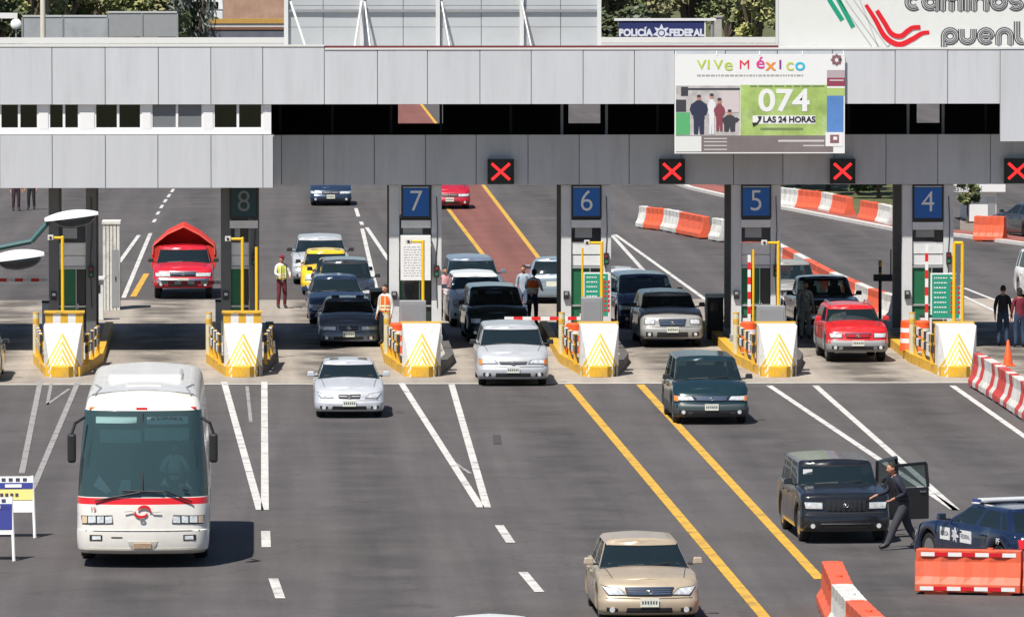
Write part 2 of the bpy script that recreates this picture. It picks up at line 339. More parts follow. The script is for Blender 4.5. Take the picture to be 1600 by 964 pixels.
# rear wall with openings towards the far road
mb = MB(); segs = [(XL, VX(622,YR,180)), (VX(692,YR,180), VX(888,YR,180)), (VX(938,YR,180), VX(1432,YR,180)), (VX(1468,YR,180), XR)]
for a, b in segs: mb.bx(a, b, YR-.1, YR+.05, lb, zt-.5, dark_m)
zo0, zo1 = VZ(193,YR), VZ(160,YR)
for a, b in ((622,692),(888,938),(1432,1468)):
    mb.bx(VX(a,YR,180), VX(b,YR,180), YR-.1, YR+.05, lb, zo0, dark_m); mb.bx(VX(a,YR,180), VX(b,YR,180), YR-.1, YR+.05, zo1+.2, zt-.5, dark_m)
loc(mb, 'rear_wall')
mb = MB()
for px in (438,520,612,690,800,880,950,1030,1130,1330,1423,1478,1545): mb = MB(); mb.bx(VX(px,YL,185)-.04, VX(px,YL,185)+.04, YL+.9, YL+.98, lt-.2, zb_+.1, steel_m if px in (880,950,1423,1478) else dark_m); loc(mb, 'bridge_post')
mb = MB(); mb.bx(XL, VX(507,YF), YF-.02, YF+.12, ztl, ztl+.05, mat('parapet_cap',(.7,.7,.66),.5)); loc(mb, 'parapet_cap')
mb = MB(); mb.bx(VX(507,YF)+.01, XR, YF-.02, YF+.12, zt, zt+.05, mat('parapet_cap',(.7,.7,.66),.5)); mb.bx(VX(330,YF), VX(1216,YF), YF+.13, YF+.2, zt+.0, zt+.11, mat('parapet_red',(.14,.02,.025),.5)); loc(mb, 'parapet_cap')
mb = MB(); mb.bx(XL, XR, YR-.1, YR+.05, zt-.05, zt+.12, mat('parapet_pale',(.6,.6,.58),.6)); loc(mb, 'rear_parapet')
# office window strip on the left
zw0, zw1 = VZ(209,YF), VZ(157,YF); wy = YF+.12; whw = mat('window_white',(.82,.82,.82),.4)
mb = MB(); mb.bx(XL, VX(424,wy), wy, wy+.1, zw0-.02, zw0+.14, whw)
loc(mb, 'window_sill')
wins = [(-90,-10),(0,61),(76,125),(148,222),(236,318),(333,411)]
edges = [(-420,-90),(-10,-2),(61,76),(125,148),(222,236),(318,333),(411,424)]
mb = MB()
for a, b in edges: mb = MB(); mb.bx(VX(a,wy), VX(b,wy), wy-.003, wy+.1, zw0+.14, zb_+.08, whw); loc(mb, 'wall_pier')
for i, (a, b) in enumerate(wins):
    if b < 0: continue
    xa, xb = VX(a,wy), VX(b,wy); mb = MB(); t = .05
    mb.bx(xa, xa+t, wy+.02, wy+.08, zw0+.14, zb_, whw); mb.bx(xb-t, xb, wy+.02, wy+.08, zw0+.14, zb_, whw); mb.bx((xa+xb)/2-t/2-.01, (xa+xb)/2+t/2+.01, wy+.015, wy+.08, zw0+.14, zb_, whw)
    mb.bx(xa+t, xb-t, wy+.02, wy+.08, zw0+.14, zw0+.18, whw)
    wf = loc(mb, 'window')
    mg = MB(); mg.bx(xa+t, xb-t, wy+.05, wy+.056, zw0+.17, zb_, winglass if i != 4 else mat('blind_grey',(.16,.17,.18),.5))
    mg.v = [(x,y-YF,z) for x,y,z in mg.v]; mg.build('pane', wf)
mb = MB(); mb.bx(XL, x427-.1, YR-.9, YR-.8, bt, zb_+.1, dark_m); mb.bx(x427-.12, x427-.05, YF+.3, YR-.3, bt, zb_+.1, dark_m); loc(mb, 'office_rear_wall')
# ================================================================ BOOTHS, SIGNS, ISLANDS
YC = 221.16
num_m = mat('sign_white',(.78,.78,.75),.4)
cab_w = mat('booth_white',(.70,.71,.70),.5,noise=.05,dirt=(.45,.42,.38),dscale=2,damt=.35)
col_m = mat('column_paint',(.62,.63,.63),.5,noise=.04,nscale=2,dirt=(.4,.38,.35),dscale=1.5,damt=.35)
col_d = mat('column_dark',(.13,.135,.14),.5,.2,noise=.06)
refl = mat('booth_glass',(.03,.035,.04),.08,spec=.8,noise=.3,nscale=3)
booths = [('9',76,150,112,97),('8',345,405,380,380),('7',608,690,650,660),('6',877,955,916,939),('5',1143,1220,1182,1219),('4',1410,1490,1450,1500)]
BX = {}
def island(n, cpx, bpx, xb):
    yb = G(bpx,590).y; xn = G(bpx,590).x; L = 22.0; kd = mat('kerb_shaded',(.10,.095,.09),.8,noise=.15)
    t = thing('traffic_island', {'9':'kerbed traffic island of the leftmost booth beside the bus roof','8':'kerbed traffic island under the shaded number 8 booth','7':'kerbed traffic island under the number 7 booth','6':'kerbed traffic island with yellow kerb under the number 6 booth','5':'kerbed traffic island with yellow kerb under the number 5 booth','4':'kerbed traffic island with yellow kerb under the number 4 booth'}[n], 'traffic island', (xb, YC, 0), group='islands between the toll lanes')
    hw0, hw1 = .36, .86; y0 = yb-YC-.1; xo = xn-xb; h = .24
    P = [(xo-hw0,y0+.55),(xo+hw0,y0+.55),(hw1+xo*.3,y0+6.5),(hw1,10),(-hw1,10),(-hw1+xo*.3,y0+6.5)]
    mb = MB(); mb.prism(P, h, conc_m); mb.build('slab', t, bevel=.02)
    for mk_, pair in ((yellow_m,((5,0),(4,5))),(yellow_m if n in '9' else kd,((1,2),(2,3)))):
     mk = MB()                                    # kerb set proud of the slab; dark right-hand colour stands for shade
     for a, b in pair:
        A = Vector((*P[a],0)); B = Vector((*P[b],0)); d = (B-A).normalized(); nn = Vector((d.y,-d.x,0)); 
        if nn.dot(A-Vector((xo*.3,y0+4,0))) < 0: nn = -nn
        for q0, q1, hh, m in ((.004,.12,h+.03,mk_),):
            vs = [A+nn*q0-nn*.12, B+nn*q0-nn*.12, B+nn*q1, A+nn*q1]; mk.add(vs+[v+Vector((0,0,hh)) for v in vs], [(4,5,6,7),(0,1,5,4),(1,2,6,5),(2,3,7,6),(3,0,4,7)], m)
     mk.build('kerb', t)
    return t, xo, y0, h
def chevron_mat():
    m = mat('chevron_paint',(.80,.80,.77),.5,noise=.05,dirt=(.33,.30,.25),dscale=2.5,damt=.7); t = m.node_tree; b = t.nodes['Principled BSDF']; src = b.inputs['Base Color'].links[0].from_socket
    tc = t.nodes.new('ShaderNodeTexCoord'); sp = t.nodes.new('ShaderNodeSeparateXYZ'); t.links.new(tc.outputs['Object'], sp.inputs[0])
    def M(op, a, b_=None, v=None):
        n = t.nodes.new('ShaderNodeMath'); n.operation = op
        for i, q in enumerate((a, b_)):
            if q is None: continue
            if isinstance(q, (int,float)): n.inputs[i].default_value = q
            else: t.links.new(q, n.inputs[i])
        return n.outputs[0]
    ab = M('ABSOLUTE', sp.outputs['X']); f = M('ADD', sp.outputs['Z'], M('MULTIPLY', ab, 1.9))
    st = M('GREATER_THAN', M('FRACT', M('DIVIDE', f, .20)), .44)
    lim = M('LESS_THAN', f, 1.24)
    k = M('MULTIPLY', st, lim); k = M('MULTIPLY', k, M('LESS_THAN', sp.outputs['Y'], .742))
    mi = t.nodes.new('ShaderNodeMix'); mi.data_type = 'RGBA'; t.links.new(k, mi.inputs[0]); t.links.new(src, mi.inputs[6]); mi.inputs[7].default_value = (.76,.50,.05,1)
    t.links.new(mi.outputs[2], b.inputs['Base Color']); return m
chev = chevron_mat()
def crash_block(x, y, label, hw=.52):
    t = thing('crash_block', label, 'crash block', (x, y, 0), group='chevron crash blocks at the island noses')
    H = 1.38; mb = MB()
    # prow shaped block: flat top, side walls, two raked faces meeting in a ridge
    v = [(-hw,1.6,.0),(hw,1.6,0),(hw,1.6,H),(-hw,1.6,H), (-hw,.55,H),(hw,.55,H),(0,.35,H-.02), (-hw,.60,0),(hw,.60,0),(0,-.15,.22),(-.33,0,0),(.33,0,0),(-.33,.0,.25),(.33,.0,.25)]
    f = [(0,3,2,1),(0,7,4,3),(1,2,5,8),(3,4,6,5,2),(4,12,9,6),(4,7,12),(7,10,12),(5,6,9,13),(5,13,8),(8,13,11),(10,11,13,9,12)]
    mb.add(v, f, chev); mb.build('block', t, bevel=.012)
    mb = MB(); mb.prism([(-.31,.0),(-.31,.25),(-.12,.25),(.12,.25),(.31,.25),(.31,.0),(.18,-.2),(-.18,-.2)], .30, yellow_m); mb.add([(-.2,-.12,.3),(.2,-.12,.3),(.25,.2,.3),(-.25,.2,.3),(0,.12,.46)],[(0,1,4),(1,2,4),(2,3,4),(3,0,4),(3,2,1,0)],yellow_m); mb.build('nose', t, bevel=.015)
def guard_rail(x0, y0, x1, y1, label):
    t = thing('guard_rail', label, 'guard rail', (x0, y0, .24), group='striped guard rails along the islands')
    d = Vector((x1-x0, y1-y0, 0)); L = d.length; d.normalize(); n = max(4, int(L/.55)); blk = mat('rail_black',(.03,.03,.035),.5); mb = MB()
    for z in (.32,.62):
        mb = MB()
        for i in range(n):
            a = d*(L*i/n); b = d*(L*(i+1)/n); q = Vector((0,0,z)); nn = Vector((-d.y,d.x,0))*.04
            vs = [a+q-nn,b+q-nn,b+q+nn,a+q+nn]; mb.add(vs+[v+Vector((0,0,.2)) for v in vs], [(0,3,2,1),(4,5,6,7),(0,1,5,4),(1,2,6,5),(2,3,7,6),(3,0,4,7)], white_m if i%2 else blk)
        mb.build('rail', t)
    for k in range(3):
        p = d*(L*(.06+.44*k)); mb = MB(); mb.box((p.x,p.y,.42),(.1,.1,.84),yellow_m); mb.build('post', t)
def barrel(x, y, z, label, r=.26, h=.85):
    t = thing('traffic_barrel', label, 'traffic drum', (x,y,z), group='orange drums on the islands')
    mb = MB(); mb.lathe([(r,0),(r,.06),(r*.94,.08),(r*.94,h*.5),(r*.9,h*.52),(r*.88,h*.95),(r*.7,h)], mat('drum_orange',(.85,.10,.02),.5,noise=.08), n=20); mb.build('drum', t, smooth=True)
    mb = MB(); mb.lathe([(r*.955,h*.25),(r*.955,h*.40)], white_m, n=20); mb.lathe([(r*.92,h*.6),(r*.905,h*.75)], white_m, n=20); mb.build('reflective_band', t, smooth=True)
def pipe_post(px, ytop, ybot, Y, arm, label, col=None, r=.045, name='bent_pipe', cat='pipe'):
    m = col or mat('pipe_yellow',(.85,.50,.01),.4); p = V(px,ybot,Y); q = V(px,ytop,Y)
    t = thing(name, label, cat, (p.x, Y, .24), group='yellow bent pipes on the islands')
    h = q.z-.24; mb = MB(); mb.cyl((0,0,0),(0,0,h),r,m,n=10); 
    if arm: mb.cyl((0,0,h-.03),((VX(arm,Y)-p.x),0,h-.03),r*.85,m,n=10); mb.ell((0,0,h-.02),(r*1.02,)*3,m)
    mb.build('pipe', t, smooth=True)
    mb = MB(); mb.cyl((0,0,0),(0,0,.02),.1,steel_m); mb.build('base_plate', t)
    if arm:
        mb = MB(); X = VX(arm,Y)-p.x; mb.box((X,-.02,h-.02),(.16,.14,.14),wplast_m); mb.cyl((X,-.09,h-.02),(X,-.15,h-.02),.04,black_m); mb.build('sensor', t, bevel=.01)
    return t
def gate_arm(px0, px1, py, Y, label, up=False):
    p = V(px0,py,Y); g = .24
    t = thing('barrier_gate', label, 'barrier gate', (p.x, Y, g), group='boom gates of the toll lanes')
    mb = MB(); mb.box((0,.1,.45),(.32,.34,.9),cab_w); mb.box((0,.1,.93),(.34,.36,.06),black_m); mb.build('cabinet', t, bevel=.015)
    mb = MB(); n = 9
    zz = p.z-g
    if up:
        x1 = 0; z1 = V(px0,px1,Y).z-g; a = Vector((0,-.13,.8)); b = Vector((0,-.13,z1))
    else: a = Vector((0,-.13,zz)); b = Vector((VX(px1,Y)-p.x,-.13,zz))
    rd = mat('gate_red',(.7,.02,.02),.4)
    for i in range(n):
        A = a.lerp(b,i/n); B = a.lerp(b,(i+1)/n); c = (A+B)/2; d = [max(abs(A.x-B.x),.09), .04, max(abs(A.z-B.z),.10)]; mb.box(c, d, rd if i%2 else white_m)
    mb.build('arm', t)
for n, pl, pr, cpx, bpx in booths:
    x0, x1 = VX(pl,YC), VX(pr,YC); xc = (x0+x1)/2; BX[n] = xc; hw = (x1-x0)/2; cw = .29
    isl, xo, y0, h = island(n, cpx, bpx, xc)
    lab = {'9':'leftmost toll booth with dark columns and green door behind street lamp','8':'dark shaded toll booth of lane 8','7':'toll booth of lane 7 with white notice board','6':'toll booth of lane 6 with bright green door','5':'toll booth of lane 5 with green lower panel','4':'toll booth of lane 4 beside yellow pipe frame'}[n]
    t = thing('toll_booth', lab, 'toll booth', (xc, YC, h), group='toll booths under the bridge')
    top = lb-h-.01
    for sx in (-1,1):
        for k, yy in enumerate((0,3.2)):
            mb = MB(); mb.box((sx*(hw-cw/2), yy+cw/2, top/2),(cw,cw,top), (col_m if k == 0 and n not in '98' else col_d)); mb.box((sx*(hw-cw/2), yy+cw/2, .1),(cw+.06,cw+.06,.2), steel_m)  # booth 8 front columns coloured dark to stand for the shade there
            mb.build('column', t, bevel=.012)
    iw = hw-cw-.01
    mb = MB(); mb.bx(-iw,iw,.1,3.3,2.2,2.5,cab_w); mb.bx(-iw,iw,.08,.12,2.52,2.86,cab_w); mb.build('cabin_roof', t, bevel=.01)
    mb = MB(); mb.bx(-iw,iw,.14,.2,2.88,3.6,refl); mb.bx(-iw,iw,.1,.16,3.6,3.68,steel_m); mb.bx(-iw+.1,iw-.25,.12,.14,3.0,3.3,steel_m); mb.build('upper_window', t)
    mb = MB(); mb.bx(-iw,iw*.25,.12,.18,0,2.18,green_m); mb.bx(-iw,iw,3.1,3.2,0,2.18,green_m); mb.bx(-iw,-iw+.05,.18,3.1,0,1.1,green_m); mb.bx(iw-.05,iw,.18,3.1,0,1.1,green_m); mb.build('wall', t)
    mb = MB(); mb.bx(-iw,-iw+.03,.2,3.1,1.12,2.18,winglass); mb.bx(iw-.03,iw,.2,3.1,1.12,2.18,winglass); mb.build('side_window', t)
    mb = MB(); mb.bx(iw*.28,iw-.02,.14,.18,.05,2.15,mat('booth_door_dark',(.03,.035,.03),.4)); dr = mb.build('door', t); mb = MB(); mb.box((iw*.4,.12,1.05),(.03,.05,.14),alu); mb.build('handle', dr)
    mb = MB(); fw=mat('frame_silver',(.5,.5,.5),.4,.5); mb.bx(-iw,iw,.07,.115,2.12,2.19,fw); mb.bx(iw*.24,iw*.30,.07,.115,0,2.12,fw); mb.bx(-iw,iw,.07,.115,1.02,1.07,fw); mb.build('front_frame', t)
    
    if n == '7': mb = MB(); mb.bx(-iw*.86,iw*.14,.08,.118,1.12,2.06,refl); mb.build('front_window', t)
    mb = MB(); mb.box((-hw+cw/2,-.05,1.35),(.16,.1,.24),black_m); mb.box((-hw+cw/2,-.105,1.40),(.10,.01,.08),alu); mb.build('intercom', t, bevel=.008)
    mb = MB(); mb.tube([(hw-cw/2,-.02,4.2),(hw-cw/2+.03,-.03,3.2),(hw-cw/2-.02,-.03,2.4),(hw-cw/2+.02,-.02,1.0)],.012,black_m,n=5); mb.build('cable', t)
    mb = MB(); mb.box((hw-cw/2,-.06,2.05 if n in '579' else 2.4),(.14,.12,.34),black_m); q_=(2.05 if n in '579' else 2.4); mb.cyl((hw-cw/2,-.12,q_+.08),(hw-cw/2,-.135,q_+.08),.045,mat('lamp_dull_red',(.25,.02,.02),.3)); mb.cyl((hw-cw/2,-.12,q_-.08),(hw-cw/2,-.135,q_-.08),.045,mat('lamp_dull_green',(.02,.2,.08),.3)); mb.build('signal_lamp', t)
    mb = MB(); mb.bx(-.35,.3,1.2,1.7,.75,.8,steel_m); mb.bx(-.1,.2,1.3,1.45,.8,1.15,black_m); mb.build('counter', t)
    # lane number sign
    if n != '9':
        s0, s1 = {'8':(359,403),'7':(627,673),'6':(893,940),'5':(1158,1205),'4':(1426,1474)}[n]
        ys = YC-.06; sx0, sx1 = VX(s0,ys), VX(s1,ys); zs0, zs1 = VZ(341 if n!='4' else 345,ys), min(VZ(289,ys), lb-.005)
        sg = thing('lane_number_sign', f'blue sign with white number {n} above its toll booth', 'number sign', ((sx0+sx1)/2, ys, zs0), group='blue lane number signs')
        W = (sx1-sx0)/2; Hs = zs1-zs0; mb = MB(); mb.bx(-W,W,0,.1,0,Hs,black_m); mb.build('housing', sg, bevel=.01)
        mb = MB(); mb.bx(-W+.05,W-.05,-.012,-.002,.06,Hs-.1,blue_sign if n!='8' else shaded_sign); mb.bx(-W+.05,W-.05,-.014,-.002,Hs-.08,Hs-.055,alu); mb.build('face', sg)
        text(n, .86, num_m if n!='8' else mat('numeral_shaded',(.16,.19,.19),.5), 'numeral', sg, (0,-.016,Hs*.49), sx=.95, offset=-.006)  # numeral 8 greyed to carry the same painted shade
        mb = MB(); mb.bx(-W,W,-.01,.05,-.28,-.06,cab_w); mb.build('light_box', sg)
    # crash block, barrels, rails
    crash_block(xc+xo, YC+y0+.35, {'9':'white and yellow crash block at left, nearest the bus mirror','8':'white and yellow crash block in front of booth 8','7':'white and yellow crash block in front of booth 7','6':'white and yellow crash block in front of booth 6','5':'white and yellow crash block in front of booth 5','4':'white and yellow crash block in front of booth 4 beside striped barriers'}[n])
    mb = MB(); A = Matrix.Translation((xc+xo*.75, YC+y0+2.6, h)); 
    yb = thing('concrete_barrier', f'yellow and white painted low barrier behind the crash block of booth {n}' if n!='9' else 'yellow and white painted low barrier behind the leftmost crash block', 'barrier', (xc+xo*.72, YC+y0+2.5, h), group='painted low barriers behind the crash blocks')
    tall = 1.62 if n in '98' else 1.32
    for i in range(5): mb.bx(-.52+.208*i, -.52+.208*(i+1), 0, .5, 0, tall-h, yellow_m if i%2==0 else white_m)
    mb.build('barrier_body', yb)
    mb = MB(); mb.bx(-.56,.56,-.04,.54,tall-h+.002,tall-h+.05,yellow_m); mb.build('coping', yb)
    yfar = 6.2
    for sx, sd in ((-1,'left'),(1,'right')):
        if sx == 1 and n not in '98': continue
        guard_rail(xc+xo*.85+sx*.62, YC+y0+1.9, xc+xo*.3+sx*.86, YC+y0+yfar, f'black and white guard rail on the {sd} side of the '+(f'number {n} island' if n!='9' else 'leftmost island'))
    pb = MB(); px_ = xc+xo*.3-.9; bo = thing('bollard', 'white and yellow bollard on the left kerb of the '+(f'number {n} island' if n!='9' else 'leftmost island'), 'bollard', (px_, YC+y0+6.6, h), group='bollards on the island kerbs')
    pb.cyl((0,0,0),(0,0,1.15),.09,mat('cream_paint',(.62,.55,.36),.6,noise=.1)); pb.build('post', bo, smooth=True); pb = MB(); pb.cyl((0,0,.85),(0,0,1.0),.093,yellow_m); pb.cyl((0,0,1.151),(0,0,1.18),.095,yellow_m); pb.build('band', bo, smooth=True)
def onisl(px, n, back): # place on island n: offset behind the nose
    return VX(px, YC-3)
barrel(VX(621,YC-5,500), YC-5, .24, 'orange drum left on the number 7 island')
barrel(VX(641,YC-5.6,500), YC-5.6, .24, 'smaller orange drum behind the crash block of booth 7', .2, .7)
barrel(VX(897,YC-5.2,500), YC-5.2, .24, 'orange drum behind the rail of the number 6 island')
barrel(VX(1169,YC-4.8,500), YC-4.8, .24, 'orange drum on the number 5 island by the striped arm')
barrel(VX(1420,YC-4.2,500), YC-4.2, .24, 'left orange drum of two on the number 4 island')
barrel(VX(1440,YC-4.4,500), YC-4.4, .24, 'right orange drum of two on the number 4 island')
YP = YC-4.5
pipe_post(98,370,500,YP,79,'yellow bent pipe in front of the leftmost booth')
pipe_post(379,372,500,YP,356,'tall yellow bent pipe in front of booth 8')
pipe_post(401,386,500,YP+.4,None,'straight yellow pipe at the right column of booth 8')
pipe_post(661,376,512,YP,638,'yellow bent pipe in front of the white notice board')
pipe_post(940,378,500,YP,917,'yellow bent pipe in front of the green fare board at booth 6')
pipe_post(910,388,430,YP+.8,None,'short thin yellow pipe left of the booth 6 fare board', r=.03)
pipe_post(1216,378,512,YP,1194,'yellow bent pipe at the right column of booth 5')
pipe_post(1177,390,512,YP+.5,None,'straight yellow pipe in the middle of booth 5', r=.035)
t = thing('pipe_frame','yellow rectangular pipe frame at the right column of booth 4','pipe frame',(VX(1498,YP),YP,.24))
m = mat('pipe_yellow',(0,0,0)); hh = VZ(381,YP)-.24; mb = MB(); a = VX(1491,YP)-VX(1498,YP); b = VX(1504,YP)-VX(1498,YP)
mb.cyl((a,0,0),(a,0,hh),.05,m); mb.cyl((b,0,0),(b,0,hh),.05,m); mb.cyl((a,0,hh),(b,0,hh),.05,m); mb.build('pipe',t,smooth=True)
mb = MB(); mb.bx(a+.06,b-.06,-.02,.02,hh-1.2,hh-.1,mat('panel_slate',(.12,.13,.16),.4)); mb.build('panel',t)
gate_arm(915,788,497,YC-1.2,'red and white boom gate lowered left of booth 6')
gate_arm(345,252,441,YC+5.0,'red and white boom gate lowered across the red truck')
gate_arm(74,-40,437,YC+4.6,'red and white boom gate lowered at the far left edge')
gate_arm(1447,382,505,YC-3.6,'red and white boom arm raised upright at booth 4',True)
gate_arm(1170,398,505,YC-3.6,'white and red boom arm raised upright at booth 5',True)
# red cross lane signals
gm = mat('signal_black',(.015,.02,.016),.5)
for i, (a, b) in enumerate(((762,803),(1030,1070),(1297,1336),(1569,1609))):
    Y = YL-.18; x0, x1 = VX(a,Y), VX(b,Y); z0, z1 = VZ(288,Y), VZ(249,Y)
    t = thing('lane_signal', ['red cross signal above the lane left of booth 6','red cross signal under the left end of the banner','red cross signal under the right end of the banner','red cross signal cut by the right picture edge'][i], 'lane signal', ((x0+x1)/2, Y, z0), group='red cross lane signals')
    W = (x1-x0)/2; Hh = z1-z0; mb = MB(); mb.bx(-W,W,.0,.16,0,Hh,gm); mb.bx(-W,W,-.08,0,Hh-.02,Hh,gm); mb.bx(-W,-W+.02,-.06,0,0,Hh,gm); mb.bx(W-.02,W,-.06,0,0,Hh,gm); mb.build('housing', t)
    mb = MB(); q = W*.68; c = Hh/2
    ribbon(mb, [(-q,c-q*.9),(q,c+q*.9)], .075, red_led, -.003); ribbon(mb, [(-q,c+q*.9),(q,c-q*.9)], .075, red_led, -.0095); mb.build('cross', t)
# fare boards
dig = mat('fare_red',(.55,.03,.03),.5)
def fare(px0,px1,py0,py1,Y,label):
    x0,x1 = VX(px0,Y,460),VX(px1,Y,460); z0,z1 = VZ(py1,Y),VZ(py0,Y); xc=(x0+x1)/2; W=(x1-x0)/2; H=z1-z0
    t = thing('fare_board', label, 'fare board', (xc,Y,.24), group='green fare boards')
    mb = MB(); mb.cyl((0,.08,0),(0,.08,z0-.24+.3),.05,steel_m); mb.build('post',t,smooth=True)
    mb = MB(); b=z0-.24; mb.bx(-W,W,0,.06,b,b+H,white_m); mb.build('frame',t,bevel=.005)
    mb = MB(); mb.bx(-W+.04,W-.04,-.01,-.002,b+.04,b+H-.04,green_sign); mb.build('face',t)
    mb = MB(); n = 8
    for i in range(n):
        z = b+H-.12-(H-.2)*i/n
        l = -W+.1; 
        while l < W*.05: 
            g = random.uniform(.03,.07); mb.bx(l,min(l+g,W*.1),-.016,-.0105,z-.035,z,white_m if i%3 else num_m); l += g+.02
        if i==0: mb.bx(W*.3,W-.12,-.016,-.0105,z-.035,z,white_m)
    mb.build('lettering',t)
    mb = MB()
    for i in range(1,n):
        z = b+H-.10-(H-.2)*i/n
        for k in range(3): mb.bx(W*.32+.1*k,W*.32+.1*k+.07,-.016,-.0105,z-.075,z+.005,dig)
    mb.build('digits',t)
fare(911,952,426,496,YC-2.2,'green fare board at booth 6 half behind the yellow pipe')
fare(1454,1501,428,500,YC-2.2,'green fare board with red prices at booth 4')
# notice board at booth 7
Y = YC-.3; x0,x1 = VX(626,Y),VX(673,Y); z0,z1 = VZ(438,Y),VZ(368,Y)
t = thing('notice_board','white notice board hung on the front of booth 7','notice board',((x0+x1)/2,Y,z0)); W=(x1-x0)/2; H=z1-z0
mb = MB(); mb.bx(-W,W,0,.22,0,H,white_m); mb.build('panel',t,bevel=.008)
gt = mat('print_grey',(.35,.36,.38),.6); mb = MB()
mb.bx(-W*.6,W*.2,-.004,-.001,H-.2,H-.15,gt)
for i in range(12):
    z = H-.32-i*.075; l=-W*.8
    while l < W*.5: g=random.uniform(.03,.12); mb.bx(l,min(l+g,W*.6),-.004,-.001,z-.02,z,gt); l+=g+.03
mb.build('lettering',t)
# white / grey equipment boxes on the islands
for px,py0,py1,w_,n,c,lb_ in ((645,470,512,.75,'7',steel_m,'grey equipment cabinet behind the crash block of booth 7'),(1205,478,512,.8,'5',steel_m,'grey equipment cabinet behind the crash block of booth 5'),(1375,500,540,.01,'x',steel_m,''),(925,465,500,.6,'6',steel_m,'grey equipment cabinet under the fare board of booth 6')):
    if n=='x': continue
    Y=YC-4.9; p=V(px,py1,Y); q=V(px,py0,Y); t=thing('equipment_cabinet',lb_,'cabinet',(p.x,Y,.24),group='equipment cabinets on the islands')
    mb=MB(); mb.bx(-w_/2,w_/2,0,.4,0,q.z-.24,c); mb.build('box',t,bevel=.02); mb=MB(); mb.bx(-w_/2+.06,w_/2-.06,-.012,-.001,.1,q.z-.34,alu); mb.build('door',t); mb=MB(); mb.box((w_*.3,-.03,.6),(.03,.03,.12),black_m); mb.build('handle',t)
# ================================================================ VEHICLES
def lerp(a,b,t): return a+(b-a)*t
def smooth(t): t = max(0,min(1,t)); return t*t*(3-2*t)
def prof(pts, y):
    if y <= pts[0][0]: return pts[0][1]
    for (a,za),(b,zb) in zip(pts[:-1],pts[1:]):
        if y <= b: return lerp(za,zb,smooth((y-a)/(b-a)))
    return pts[-1][1]
PRE = {
 'sedan': dict(L=4.65,W=1.78,H=1.46,z0=.17,hf=.74,cowl=.97,belt=.99,deck=1.0,rear=.93,wb=1.28,wt=2.05,rt=.95,rb=.45,wR=.32,ax=(.86,1.02),taper=.765,deckl=1.0,_=0),
 'hatch': dict(L=4.0,W=1.68,H=1.50,z0=.18,hf=.78,cowl=1.0,belt=1.02,deck=1.02,rear=.98,wb=1.0,wt=1.65,rt=.5,rb=.15,wR=.30,ax=(.75,.8),taper=.8,deckl=.3),
 'van':   dict(L=4.8,W=1.92,H=1.75,z0=.19,hf=.86,cowl=1.10,belt=1.10,deck=1.08,rear=1.0,wb=.90,wt=1.75,rt=.35,rb=.1,wR=.34,ax=(.85,1.0),taper=.82,deckl=.2),
 'suv':   dict(L=4.6,W=1.84,H=1.76,z0=.26,hf=.98,cowl=1.15,belt=1.14,deck=1.1,rear=1.0,wb=1.25,wt=1.85,rt=.35,rb=.12,wR=.38,ax=(.85,.95),taper=.80,deckl=.2),
 'pickup':dict(L=5.4,W=1.92,H=1.82,z0=.36,hf=1.08,cowl=1.2,belt=1.2,deck=1.2,rear=1.15,wb=1.35,wt=1.9,rt=2.2,rb=2.1,wR=.40,ax=(.9,1.15),taper=.82,deckl=1.9),
}
CS = mat('shutline',(.012,.012,.013),.7)
